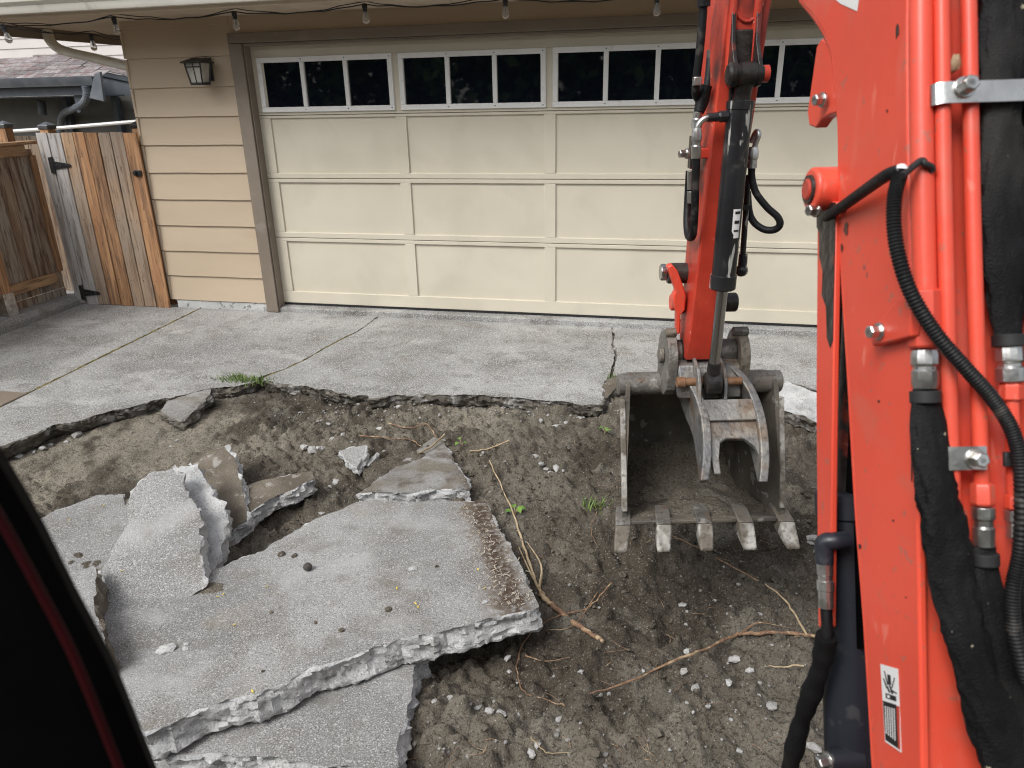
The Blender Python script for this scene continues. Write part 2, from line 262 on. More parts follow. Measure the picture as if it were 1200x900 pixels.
M['moss'] = material('dry moss in joint', (0.20, 0.155, 0.05), (0.30, 0.25, 0.10), 22, 6, (0.9, 1), layers=[('noise', (0.10, 0.13, 0.03), 6, 0.55, 0.7, 0.7), ('noise', (0.08, 0.06, 0.04), 13, 0.5, 0.65, 0.7)], bump=[(90, 0.9)])
M['treeleaf'] = material('broad tree leaf', (0.04, 0.085, 0.018), (0.10, 0.17, 0.03), 3, 4, (0.5, 0.6))
M['bark'] = material('tree bark', (0.09, 0.07, 0.05), (0.16, 0.13, 0.10), 9, 7, (0.85, 0.95), stretch=(1, 1, 0.25), bump=[(14, 0.8)])
M['nut'] = material('dark seed pod', (0.055, 0.05, 0.045), (0.09, 0.08, 0.07), 60, 4, (0.7, 0.8), bump=[(120, 0.5)])

# ------------------------------------------------------------------ mesh helpers
class MB:
    def __init__(s): s.v = []; s.f = []; s.m = []
    def add(s, vs, fs, mi=0):
        o = len(s.v); s.v += [Vector(p) for p in vs]; s.f += [tuple(i+o for i in f) for f in fs]; s.m += [mi]*len(fs); return s
    def box(s, x0, x1, y0, y1, z0, z1, mi=0):
        return s.add([(x0, y0, z0), (x1, y0, z0), (x1, y1, z0), (x0, y1, z0), (x0, y0, z1), (x1, y0, z1), (x1, y1, z1), (x0, y1, z1)],
                     [(0, 3, 2, 1), (4, 5, 6, 7), (0, 1, 5, 4), (1, 2, 6, 5), (2, 3, 7, 6), (3, 0, 4, 7)], mi)
    def loft(s, rings, mi=0, caps=True, closed=True):
        n = len(rings[0]); vs = [p for r in rings for p in r]; fs = []
        for k in range(len(rings)-1):
            for i in range(n if closed else n-1):
                j = (i+1) % n; fs.append((k*n+i, k*n+j, (k+1)*n+j, (k+1)*n+i))
        if caps and closed: fs.append(tuple(range(n-1, -1, -1))); fs.append(tuple((len(rings)-1)*n+i for i in range(n)))
        return s.add(vs, fs, mi)
    def prism(s, poly, lo, hi, axis='x', mi=0):
        mk = {'x': lambda a, b, t: (t, a, b), 'y': lambda a, b, t: (a, t, b), 'z': lambda a, b, t: (a, b, t)}[axis]
        n = len(poly); vs = [mk(a, b, lo) for a, b in poly]+[mk(a, b, hi) for a, b in poly]
        tri = tessellate_polygon([[Vector((a, b, 0)) for a, b in poly]])
        fs = [tuple(t) for t in tri]+[tuple(i+n for i in reversed(t)) for t in tri]
        fs += [(i, (i+1) % n, (i+1) % n+n, i+n) for i in range(n)]
        return s.add(vs, fs, mi)
    def tube(s, pts, r, n=10, mi=0, flat=1.0, caps=True):
        pts = [Vector(p) for p in pts]; rs = r if hasattr(r, '__len__') else [r]*len(pts); rings = []; ref = None
        for i, p in enumerate(pts):
            t = (pts[min(i+1, len(pts)-1)]-pts[max(i-1, 0)])
            t = t.normalized() if t.length > 1e-9 else Vector((0, 0, 1))
            if ref is None:
                ref = Vector((0, 0, 1)) if abs(t.z) < 0.9 else Vector((1, 0, 0))
            a = t.cross(ref)
            if a.length < 1e-6: a = t.orthogonal()
            a.normalize(); b = a.cross(t).normalized(); ref = b
            rings.append([p+(a*math.cos(2*math.pi*k/n)+b*math.sin(2*math.pi*k/n)*flat)*rs[i] for k in range(n)])
        return s.loft(rings, mi, caps)
    def lathe(s, p0, p1, prof, n=20, mi=0, phase=0):      # prof: (t along p0->p1 in metres, radius)
        p0 = Vector(p0); d = (Vector(p1)-p0).normalized(); a = d.orthogonal().normalized(); b = d.cross(a)
        return s.loft([[p0+d*t+(a*math.cos(2*math.pi*k/n+phase)+b*math.sin(2*math.pi*k/n+phase))*r for k in range(n)] for t, r in prof], mi)
    def cyl(s, p0, p1, r, n=20, mi=0): return s.lathe(p0, p1, [(0, r), ((Vector(p1)-Vector(p0)).length, r)], n, mi)
    def rock(s, c, size, sub=1, jit=0.3, rot=None, mi=0):
        bm = bmesh.new(); bmesh.ops.create_icosphere(bm, subdivisions=sub, radius=1)
        R_ = rot or Matrix.Rotation(random.random()*6.28, 3, 'Z')
        vs = []
        for v in bm.verts:
            k = 1+random.uniform(-jit, jit); p = v.co*k
            vs.append(Vector(c)+R_ @ Vector((p.x*size[0], p.y*size[1], p.z*size[2])))
        fs = [tuple(x.index for x in f.verts) for f in bm.faces]; bm.free(); return s.add(vs, fs, mi)
    def mesh(s, name, mats, smooth=True, angle=35, origin=(0, 0, 0)):
        me = bpy.data.meshes.new(name); o = Vector(origin)
        me.from_pydata([tuple(p-o) for p in s.v], [], s.f)
        for m in (mats if isinstance(mats, (list, tuple)) else [mats]): me.materials.append(M[m])
        me.polygons.foreach_set('material_index', s.m)
        bm = bmesh.new(); bm.from_mesh(me); bmesh.ops.recalc_face_normals(bm, faces=bm.faces); bm.to_mesh(me); bm.free()
        if smooth:
            me.polygons.foreach_set('use_smooth', [True]*len(me.polygons)); me.set_sharp_from_angle(angle=rad(angle))
        me.update(); return me
    def build(s, name, mats, parent=None, origin=None, bevel=0, smooth=True, angle=35, seg=2):
        if origin is None: origin = (0, 0, 0)
        o = bpy.data.objects.new(name, s.mesh(name, mats, smooth, angle, origin)); COL.objects.link(o)
        o.location = origin
        if parent: o.parent = parent
        if bevel: add_bevel(o, bevel, seg)
        return o
def add_bevel(o, w, seg=2):
    b = o.modifiers.new('bevel', 'BEVEL'); b.width = w; b.segments = seg; b.limit_method = 'ANGLE'; b.angle_limit = rad(40)
def tag(o, label=None, cat=None, group=None, kind=None):
    if label: o['label'] = label
    if cat: o['category'] = cat
    if group: o['group'] = group
    if kind: o['kind'] = kind
    return o
def empty(name, loc=(0, 0, 0), rz=0):
    o = bpy.data.objects.new(name, None); COL.objects.link(o); o.location = loc; o.rotation_euler.z = rz; return o
def inst(src, name, parent=None, loc=None, rot=None, scale=None):       # another object on the same mesh
    o = src.copy(); COL.objects.link(o); o.name = name
    if parent: o.parent = parent
    if loc is not None: o.location = loc
    if rot is not None: o.rotation_euler = rot
    if scale is not None: o.scale = scale
    return o
def bez(pts, n=8):                        # Catmull-Rom through points
    P = [Vector(p) for p in pts]; P = [P[0]*2-P[1]]+P+[P[-1]*2-P[-2]]; out = []
    for i in range(1, len(P)-2):
        for k in range(n):
            t = k/n; a, b, c, d = P[i-1:i+3]
            out.append(0.5*((2*b)+(c-a)*t+(2*a-5*b+4*c-d)*t*t+(3*b-a-3*c+d)*t**3))
    out.append(P[-2]); return out

# ================================================================== GROUND
yard = MB().add([(-60, -60, -0.62), (60, -60, -0.62), (60, 60, -0.62), (-60, 60, -0.62)], [(0, 1, 2, 3)]).build('yard_ground', 'yard')
tag(yard, kind='structure')
def blob(x, y, px, py, rx, ry): return np.exp(-(((x-px)/rx)**2+((y-py)/ry)**2))
def soil_h(x, y):
    x = np.asarray(x, float); y = np.asarray(y, float)
    h = zd(y)-0.085-0.055*sstep(-2.2, -3.4, y)-0.03*sstep(1.0, 2.0, x)*sstep(-1.9, -2.6, y)
    soft = 1-sstep(0.6, 1.6, x)*0.0-0.75*sstep(1.3, 0.4, x)*sstep(-3.2, -2.6, y)
    h = h+0.030*fbm(x*1.1+3, y*1.1, 3)
    c0 = fbm(x*2.0+11, y*2.0+4, 3); h = h+0.07*c0*soft*sstep(1.2, 2.2, x)
    c1 = fbm(x*4.5, y*4.5+7, 3); h = h+0.065*c1*soft
    c2 = fbm(x*13+5, y*13, 3); h = h+0.040*np.abs(c2)*2*soft-0.014*soft+0.012*c2*(1-soft)
    c3 = fbm(x*34, y*34+3, 3); h = h+0.030*c3*(0.3+0.7*soft)
    c4 = fbm(x*90+1, y*90, 2); h = h+0.011*c4*(0.4+0.6*soft)
    # the churned pit below the bucket, a smeared patch beside it, spoil heaped in the foreground
    p1 = on_plane(830, 720, (-0.3, 0, 0)); p2 = on_plane(560, 860, (-0.3, 0, 0)); p3 = on_plane(560, 640, (-0.28, 0, 0)); p4 = on_plane(770, 560, (-0.25, 0, 0))
    h = h-0.07*blob(x, y, p1[0], p1[1], 0.35, 0.22)+0.055*blob(x, y, p2[0], p2[1], 0.30, 0.16)*(1+1.0*c2)
    h = h+0.03*blob(x, y, p3[0]+0.5, p3[1], 0.3, 0.3)*(1+1.2*c1)+0.05*blob(x, y, p4[0]+0.2, p4[1]+0.3, 0.5, 0.25)*(1+1.5*c1)
    g = on_plane(560, 790, (-0.3, 0, 0)); h = h-0.03*blob(x, y, g[0], g[1], 0.35, 0.22)
    return h
SX0, SX1, SY0, SY1, ST = -2.6, 6.0, -6.3, -1.0, 0.0105
xs = np.arange(SX0, SX1, ST); ys = np.arange(SY0, SY1, ST); GX, GY = np.meshgrid(xs, ys); GZ = soil_h(GX, GY)
def heightfield(name, X, Y, Z, mat):
    ny, nx = X.shape; me = bpy.data.meshes.new(name); co = np.stack([X, Y, Z], -1).reshape(-1, 3).astype(np.float32)
    idx = np.arange(nx*ny).reshape(ny, nx); q = np.stack([idx[:-1, :-1], idx[:-1, 1:], idx[1:, 1:], idx[1:, :-1]], -1).reshape(-1, 4)
    me.vertices.add(len(co)); me.vertices.foreach_set('co', co.ravel())
    me.loops.add(q.size); me.loops.foreach_set('vertex_index', q.ravel().astype(np.int32))
    me.polygons.add(len(q)); me.polygons.foreach_set('loop_start', np.arange(0, q.size, 4, dtype=np.int32))
    me.polygons.foreach_set('use_smooth', np.ones(len(q), dtype=bool)); me.update(calc_edges=True); me.validate()
    me.materials.append(M[mat]); o = bpy.data.objects.new(name, me); COL.objects.link(o); return o
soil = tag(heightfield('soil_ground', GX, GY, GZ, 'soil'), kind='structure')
def add_attr(o, name, val):
    a = o.data.attributes.new(name, 'FLOAT', 'POINT'); a.data.foreach_set('value', np.clip(val, 0, 1).astype(np.float32).ravel())
_n = fbm(GX*3.1, GY*3.1, 5, 0.6)
add_attr(soil, 'dry', sstep(1.75, 0.7, GX+0.9*_n)*sstep(-3.5, -2.7, GY+0.6*_n)+0.8*sstep(-2.2, -1.85, GY+0.5*_n)*sstep(3.0, 2.0, GX)+0.7*sstep(0.16, 0.34, fbm(GX*1.7+9, GY*1.7, 5, 0.6)))
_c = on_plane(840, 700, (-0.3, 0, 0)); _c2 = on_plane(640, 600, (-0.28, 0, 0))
add_attr(soil, 'darker', 1.5*blob(GX+0.3*_n, GY+0.3*_n, _c[0], _c[1], 0.75, 0.5)+0.7*blob(GX+0.3*_n, GY+0.3*_n, _c2[0], _c2[1], 0.5, 0.4)+1.0*sstep(0.08, 0.34, fbm(GX*2.1+30, GY*2.1, 5, 0.6)))  # darkens the soil below the bucket, left of it and in random blotches
def on_soil(u, v, lift=0.0):
    z = -0.25
    for _ in range(6):
        p = on_plane(u, v, (z, 0, 0)); z = float(soil_h(p[0], p[1]))+lift
    return Vector((p[0], p[1], z))

# ---------------- broken concrete slabs
def jagged(pts, jag, step=0.013):
    """resample a closed outline; jag is one number or one per edge"""
    out = []; n = len(pts)
    for i in range(n):
        a = Vector(pts[i][:2]); b = Vector(pts[(i+1) % n][:2]); j = jag[i] if hasattr(jag, '__len__') else jag
        L = (b-a).length; k = max(1, int(L/step)); nor = Vector(((b-a).y, -(b-a).x)).normalized() if L > 0 else Vector((0, 0)); ph = random.random()*50
        for q in range(k):
            t = q/k; w = min(1, 4*min(t, 1-t)+0.25) if q else 0.25
            d = float(fbm(ph+t*L*5, ph*1.7, 6, 0.62))*j*2.2*w
            tt = t+(random.uniform(-0.25, 0.25)/k if (q and j > 0.001) else 0)
            out.append(a+(b-a)*tt+nor*d)
    return out
def slab_mb(pts, pl, thick, jag=0.012, rough=0.012, inset=0.0, drop=None):
    """a plate whose top follows the plane pl (c,a,b), with a fractured side wall; material 0 top, 1 side"""
    c, a, b = pl; nrm = Vector((-a, -b, 1)).normalized(); P = jagged(pts, jag); n = len(P)
    area = sum(P[i].x*P[(i+1) % n].y-P[(i+1) % n].x*P[i].y for i in range(n))
    if area < 0: P.reverse()
    cen = sum(P, Vector((0, 0)))/n; mb = MB(); ph = random.random()*90
    nors = []
    for i in range(n):
        d = P[(i+4) % n]-P[i-4]; nors.append(Vector((d.y, -d.x)).normalized())
    s = [0]
    for i in range(n): s.append(s[-1]+(P[(i+1) % n]-P[i]).length)
    rings = []
    ks = [0, 0.04, 0.11, 0.2, 0.3, 0.4, 0.5, 0.6, 0.7, 0.8, 0.9, 1.0]
    for q, t in enumerate(ks):
        r = []
        for i in range(n):
            w = 0 if q == 0 else 1
            off = (float(fbm(s[i]*11+ph, t*thick*17+ph, 6, 0.74))*rough*2.0+(0.13-abs(float(fbm(s[i]*23-ph, t*thick*31+ph, 3, 0.6))))*rough*1.3+(0.004 if q else 0)-inset*t*t+(-0.01 if q == len(ks)-1 else 0))*w
            # one end of the wall meets the other
            p2 = P[i]+nors[i]*off
            z0 = c+a*P[i].x+b*P[i].y
            v = Vector((P[i].x, P[i].y, z0))+Vector((nors[i].x*off, nors[i].y*off, a*nors[i].x*off+b*nors[i].y*off))
            r.append(v-nrm*thick*t)
        rings.append(r)
    tri = tessellate_polygon([[Vector((p.x, p.y, 0)) for p in P]])
    mb.v = [v for r in rings for v in r]
    for t in tri: mb.f.append(tuple(t)); mb.m.append(0)
    for k in range(len(rings)-1):
        for i in range(n):
            j = (i+1) % n; mb.f.append((k*n+i, k*n+j, (k+1)*n+j, (k+1)*n+i)); mb.m.append(1)
    o = (len(rings)-1)*n
    for t in tri: mb.f.append(tuple(x+o for x in reversed(t))); mb.m.append(1)
    cz = c+a*cen.x+b*cen.y
    return mb, (cen.x, cen.y, cz-thick)
def flat_top(o):
    for p in o.data.polygons:
        if p.material_index == 0: p.use_smooth = False
def px_slab(name, px, pl, thick, label, mats=('concrete', 'fracture'), jag=0.012, rough=0.013, inset=-0.005, cat='slab', group=None):
    pts = [on_plane(u, v, pl) for u, v in px]
    mb, org = slab_mb(pts, pl, thick, jag, rough, inset)
    o = mb.build(name, list(mats), origin=org, angle=34); flat_top(o); tag(o, label, cat, group); return o

# ---------------- the driveway that is left, slab by slab
drive = empty('driveway', (0, 0, 0)); tag(drive, kind='structure')
D = lambda u, v: tuple(on_plane(u, v, DRV)[:2])
edge1 = [D(*p) for p in ((-60, 548), (0, 523), (43, 508), (67, 497), (117, 485), (150, 478), (180, 469), (199, 467))]
edge1b = [D(*p) for p in ((213, 463), (247, 455), (267, 453), (300, 447))]
edge2 = [D(*p) for p in ((308, 446), (333, 450), (367, 454), (400, 461), (433, 467), (473, 463), (497, 462), (540, 463), (567, 463), (607, 466), (640, 470), (673, 473), (704, 473))]
edge3 = [D(*p) for p in ((722, 441), (760, 445), (800, 447), (850, 446), (915, 447), (962, 458), (1010, 470), (1080, 480), (1200, 500))]
J0 = [D(212, 366), D(0, 470)]; JX = -0.87
crackA = [D(*p) for p in ((442, 372), (430, 381), (416, 390), (395, 400), (380, 408), (360, 420), (335, 432), (309, 442))]
crackB = [D(*p) for p in ((716, 381), (719, 392), (717, 404), (722, 415), (719, 428), (716, 442))]
YB = -0.075
def dslab(pts, jags, name='concrete_slab'):
    mb, org = slab_mb(pts, DRV, 0.10, jags, 0.014, 0.03); o = mb.build(name, ['driveway', 'fracture_dirty'], drive, org, angle=34); flat_top(o); return o
g = 0.009
s0 = [(-2.145, YB), (-2.145, -4.6), (JX-g, -4.6), (JX-g, YB)]
dslab(s0, [0, 0, 0, 0])
s1 = [(JX+g, YB), (JX+g, -3.4)]+edge1[1:]+edge1b+[(crackA[-1][0]-0.03, crackA[-1][1])]+[(x-g, y) for x, y in reversed(crackA[:-1])]+[(crackA[0][0]-g, YB)]
e1 = [p for p in s1]
jg = [0.0, 0.01]+[0.016]*(len(s1)-2); jg[-1] = 0; jg[-2] = 0.003
for i in range(len(s1)-len(crackA)-1, len(s1)-1): jg[i] = 0.006
dslab(s1, jg)
s2 = [(crackA[0][0]+g, YB)]+[(x+g, y) for x, y in crackA]+edge2+[(x-0.011, y) for x, y in reversed(crackB)]+[(crackB[0][0]-g, YB)]
jg = [0.003]+[0.006]*len(crackA)+[0.020]*len(edge2)+[0.007]*len(crackB)+[0.0]
dslab(s2, jg)
s3 = [(crackB[0][0]+g, YB)]+[(x+0.011, y) for x, y in crackB]+edge3+[(6.4, edge3[-1][1]), (6.4, YB)]
jg = [0.003]+[0.005]*len(crackB)+[0.016]*len(edge3)+[0.0, 0.0]
dslab(s3, jg)
base = MB().box(-2.3, 6.4, -0.9, -0.02, -0.5, -0.155).build('gravel_base', 'soil', drive)
# moss and dirt filling the joints
def strip(pts, w, name, mat, dz=-0.012):
    mb = MB(); P = [Vector((x, y, 0)) for x, y in pts]; Q = []
    for i in range(len(P)-1):
        k = max(1, int((P[i+1]-P[i]).length/0.03))
        Q += [P[i].lerp(P[i+1], t/k) for t in range(k)]
    Q.append(P[-1]); vs = []; fs = []
    for i, p in enumerate(Q):
        t = (Q[min(i+1, len(Q)-1)]-Q[max(i-1, 0)]).normalized(); n_ = Vector((-t.y, t.x, 0)); ww = w*random.uniform(0.6, 1.5); z = zd(p.y)+dz+random.uniform(0, 0.008)
        vs += [(p.x-n_.x*ww, p.y-n_.y*ww, z-0.012), (p.x, p.y, z+0.006), (p.x+n_.x*ww, p.y+n_.y*ww, z-0.012)]
        if i: o = 3*i; fs += [(o-3, o, o+1, o-2), (o-2, o+1, o+2, o-1)]
    mb.add(vs, fs); return mb.build(name, mat, drive)
strip([(JX, YB), (JX, -3.0)], 0.014, 'joint_moss', 'moss', -0.002)
strip(crackA[2:], 0.012, 'joint_moss', 'moss', -0.006); strip(crackA[:3], 0.008, 'joint_moss', 'moss', -0.02); strip(crackB, 0.014, 'joint_dirt', 'soil', -0.022)
ap = MB().prism([(-0.078, -0.13), (-0.078, -0.012), (0.02, -0.004), (0.25, -0.004), (0.25, -0.13)], -0.22, 5.0, 'x').build('door_sill', 'driveway', drive, bevel=0.008)
# kerb below the fence
kb = MB().prism([(-2.44, -0.3), (-2.44, 0.03), (-2.19, 0.02), (-2.15, -0.02), (-2.15, -0.3)], -4.6, 0.05, 'y')
kerb = kb.build('kerb', 'concrete', bevel=0.01); tag(kerb, kind='structure')
pq = D(2, 463); pl_ = MB().box(pq[0]-0.6, pq[0]+0.17, pq[1]-0.16, pq[1]+0.05, zd(pq[1])-0.01, zd(pq[1])+0.010).build('cover_plate', 'trim', bevel=0.003)
tag(pl_, 'flat rusty brown plate lying on the driveway at the left edge', 'plate')

# ================================================================== GARAGE HOUSE
house = empty('garage_house', (0, 0, 0))
tag(house, 'tan garage with lap siding, cream sectional door and deep eaves', 'house')
WY = -0.05; CX0 = -1.15; TRL = -0.17; DL = -0.065; DR = 4.89
# walls behind the boards
MB().box(CX0, TRL+0.02, WY+0.012, 0.13, 0.0, 2.45).build('wall', 'siding', house)
MB().box(5.0, 6.4, WY+0.012, 0.13, 0.0, 2.45).build('wall', 'siding', house)
MB().box(TRL+0.02, 5.0, WY+0.012, 0.13, 2.2, 2.45).build('wall', 'siding', house)
MB().box(CX0, CX0+0.12, 0.13, 6, 0.0, 2.45).build('wall', 'siding', house)
def board(x0, x1, z0, z1, name='siding_board'):
    mb = MB(); y0 = WY; n = 5; rings = []
    for k in range(n+1):
        x = x0+(x1-x0)*k/n; w = 0.0015*math.sin(k*2.1+z0*9)
        rings.append([(x, y0-0.021, z0+w), (x, y0-0.006, z1), (x, y0+0.011, z1), (x, y0+0.011, z0+w)])
    return mb.loft(rings).build(name, 'siding', house, bevel=0.0015)
zb = 0.019
for k in range(11):
    z0 = zb+k*0.2286; z1 = min(z0+0.245, 2.40)
    if z0 < 2.36: board(CX0-0.012+random.uniform(-.004, .004), TRL+0.002, z0, z1)
    if z0 < 2.36: board(4.99, 6.4, z0, z1)
board(TRL+0.0, 5.0, 2.235, 2.40, 'header_board')
for k in range(10):
    z0 = zb+k*0.2286
    MB().box(CX0-0.028, CX0-0.006, WY-0.023, 0.01, z0+0.002, z0+0.225).build('corner_cap', 'siding', house, bevel=0.003)
MB().box(CX0+0.03, TRL+0.03, WY-0.012, 0.12, -0.3, 0.018).build('foundation', 'foundation', house, bevel=0.006)
MB().box(4.95, 6.3, WY-0.012, 0.12, -0.3, 0.018).build('foundation', 'foundation', house, bevel=0.006)
# trim round the door: flat casing and an inner stop
for (a, b_, c_, d_) in ((TRL, TRL+0.115, TRL+0.118, DL+0.022), (5.0-0.115, 5.0, DR-0.022, 5.0-0.118)):
    MB().box(a, b_, -0.105, 0.0, -0.05, 2.157).build('door_trim', 'trim', house, bevel=0.004)
    MB().box(min(c_, d_), max(c_, d_), -0.088, 0.012, -0.006, 2.137).build('door_stop', 'trim', house, bevel=0.003)
MB().box(TRL-0.0, 5.0, -0.108, 0.0, 2.16, 2.235).build('door_trim', 'trim', house, bevel=0.004)
MB().box(TRL+0.12, 5.0-0.12, -0.088, 0.012, 2.137, 2.158).build('door_stop', 'trim', house, bevel=0.003)
# eaves
SOF = 2.362; EY = -0.66; EX = -2.15
bw = 0.30; k = 0; x = EX
while x < 6.4:
    MB().box(x+0.003, min(x+bw-0.003, 6.4), EY, WY-0.0, SOF, SOF+0.014).build('soffit_board', 'soffit', house, bevel=0.002); x += bw
MB().box(EX, CX0, WY, 6, SOF, SOF+0.014).build('soffit_board', 'soffit', house)
MB().box(EX-0.04, EX, EY-0.02, 6, SOF-0.085, SOF+0.13).build('rake_board', 'trim', house, bevel=0.004)
MB().box(EX, 6.4, EY-0.024, EY, SOF-0.012, SOF+0.13).build('fascia', 'soffit', house, bevel=0.003)
gprof = [(EY-0.025, SOF+0.012), (EY-0.085, SOF+0.012), (EY-0.094, SOF+0.03), (EY-0.10, SOF+0.06), (EY-0.125, SOF+0.085), (EY-0.132, SOF+0.115), (EY-0.128, SOF+0.125), (EY-0.12, SOF+0.118),
         (EY-0.112, SOF+0.09), (EY-0.088, SOF+0.062), (EY-0.082, SOF+0.022), (EY-0.03, SOF+0.02), (EY-0.03, SOF+0.12), (EY-0.025, SOF+0.12)]
MB().prism(gprof, EX-0.1, 6.4, 'x').build('gutter', 'gutter', house, angle=25)
MB().prism([(EY-0.06, SOF+0.135), (EY-0.06, SOF+0.15), (3.2, 3.72), (3.2, 3.5), (0.15, SOF+0.2), (EY, SOF+0.135)], EX-0.05, 6.4, 'x').build('roof', 'shingle', house)
dsp = [atX(55, 36, EX+0.02), atX(58, 46, EX+0.05), atX(66, 55, EX+0.12), Vector(atX(80, 61, EX+0.22)), Vector(atX(110, 68, EX+0.55)), Vector(atX(158, 80, CX0-0.02))]
mb = MB(); mb.tube(bez(dsp, 6), 0.045, 10, flat=0.75); mb.build('downspout', 'gutter', house, angle=60)

# ---------------- sectional door
door = empty('garage_door', (0, 0, 0)); door.parent = house
secs = [(0.018, 0.604), (0.609, 1.107), (1.112, 1.612), (1.617, 2.150)]
pans = [(0.122, 0.574), (0.653, 1.076), (1.153, 1.592), (1.639, 2.055)]
cols = [-0.065, 1.205, 2.413, 3.62, 4.89]; hw = 0.045
MB().box(DL, DR, 0.024, 0.06, 0.018, 2.15).build('door_back', 'door', door)
for (z0, z1), (p0, p1) in zip(secs, pans):
    top = z0 > 1.6
    if top:
        MB().box(DL, DR, 0.0, 0.023, p1+0.0, z1).build('rail', 'door', door, bevel=0.003)
        MB().box(DL, DR, 0.0, 0.023, z0, p0).build('rail', 'door', door, bevel=0.003)
    else:
        MB().box(DL, DR, 0.0, 0.023, p1, z1).build('rail', 'door', door, bevel=0.003)
        MB().box(DL, DR, 0.0, 0.023, z0, p0).build('rail', 'door', door, bevel=0.003)
    for i, cx in enumerate(cols):
        a = cx-(hw if i else 0); b_ = cx+(hw if i < 4 else 0)
        if i == 0: b_ = cx+0.12
        if i == 4: a = cx-0.12
        MB().box(a, b_, 0.001, 0.023, p0+0.0005, p1-0.0005).build('stile', 'door', door, bevel=0.003)
    if not top:
        for i in range(4):
            a = cols[i]+(hw if i else 0.12); b_ = cols[i+1]-(hw if i < 3 else 0.12)
            n = 6; vs = []; fs = []
            for r in range(n+1):
                for q in range(n+1):
                    u = q/n; v = r/n
                    vs.append((a+(b_-a)*u, 0.0155-0.004*math.sin(math.pi*u)*math.sin(math.pi*v)+random.uniform(-0.0012, 0.0012), p0+(p1-p0)*v))
            for r in range(n):
                for q in range(n): o = r*(n+1)+q; fs.append((o, o+1, o+n+2, o+n+1))
            MB().add(vs, fs).build('panel', 'door', door, angle=60)
for i in range(4):
    x0 = 1.2175*i+0.002; x1 = x0+1.166; zt, zl = 2.055, 1.639; fr = 0.040; yf = -0.016
    poly = MB(); poly.box(x0, x1, yf, 0.018, zt-fr, zt); poly.box(x0, x1, yf, 0.018, zl, zl+fr)
    poly.box(x0, x0+fr, yf+0.001, 0.018, zl+fr, zt-fr); poly.box(x1-fr, x1, yf+0.001, 0.018, zl+fr, zt-fr)
    poly.build('window_frame', 'white', door, bevel=0.004)
    pw = (x1-x0-2*fr-2*0.036)/3
    for k in range(3):
        a = x0+fr+k*(pw+0.036)
        MB().box(a-0.004, a+pw+0.004, 0.006, 0.012, zl+fr-0.003, zt-fr+0.003).build('pane', 'glass', door)
        if k < 2: MB().box(a+pw, a+pw+0.036, yf+0.003, 0.016, zl+fr+0.0005, zt-fr-0.0005).build('muntin', 'white', door, bevel=0.003)
        for zz in (zl+fr*0.5, zt-fr*0.5):
            MB().cyl((a+pw+0.018, yf-0.0015, zz), (a+pw+0.018, yf+0.002, zz), 0.005, 8).build('screw', 'cap', door)
MB().box(DL, DR, 0.004, 0.05, -0.001, 0.0175).build('weather_seal', 'rubber_seal', door, bevel=0.003)

# ---------------- wall lantern
ln = empty('wall_lantern', (-0.415, WY-0.022, 1.95)); tag(ln, 'black craftsman wall lantern with frosted panes beside the garage door', 'lantern')
MB().box(-0.055, 0.055, -0.018, 0.0, -0.06, 0.115).build('back_plate', 'iron', ln, bevel=0.004)
MB().box(-0.03, 0.03, -0.09, -0.018, 0.075, 0.105).build('arm', 'iron', ln, bevel=0.004)
def sq(c, h, z): return [(c[0]-h, c[1]-h, z), (c[0]+h, c[1]-h, z), (c[0]+h, c[1]+h, z), (c[0]-h, c[1]+h, z)]
cc = (0, -0.118)
MB().loft([sq(cc, 0.092, 0.070), sq(cc, 0.094, 0.079), sq(cc, 0.045, 0.103), sq(cc, 0.03, 0.112)]).build('lamp_roof', 'iron', ln, bevel=0.002)
MB().loft([sq(cc, 0.056, -0.09), sq(cc, 0.056, -0.072)]).build('lamp_base', 'iron', ln, bevel=0.003)
MB().loft([sq(cc, 0.047, -0.072), sq(cc, 0.066, 0.070)]).build('pane', 'lamp_glass', ln)
for sx in (-1, 1):
    for sy in (-1, 1):
        MB().tube([(cc[0]+sx*0.052, cc[1]+sy*0.052, -0.075), (cc[0]+sx*0.071, cc[1]+sy*0.071, 0.072)], 0.007, 4).build('bar', 'iron', ln)
MB().tube([(0, cc[1]-0.05, -0.075), (0, cc[1]-0.069, 0.072)], 0.004, 4).build('bar', 'iron', ln)
for sx in (-1, 1):
    mb = MB()
    mb.loft([[(cc[0]-0.072, cc[1]-0.072, 0.04), (cc[0]+0.072, cc[1]-0.072, 0.04), (cc[0]+0.072, cc[1]-0.072, 0.048), (cc[0]-0.072, cc[1]-0.072, 0.048)],
             [(cc[0]-0.072, cc[1]-0.064, 0.04), (cc[0]+0.072, cc[1]-0.064, 0.04), (cc[0]+0.072, cc[1]-0.064, 0.048), (cc[0]-0.072, cc[1]-0.064, 0.048)]])
    if sx > 0: mb.build('bar', 'iron', ln)

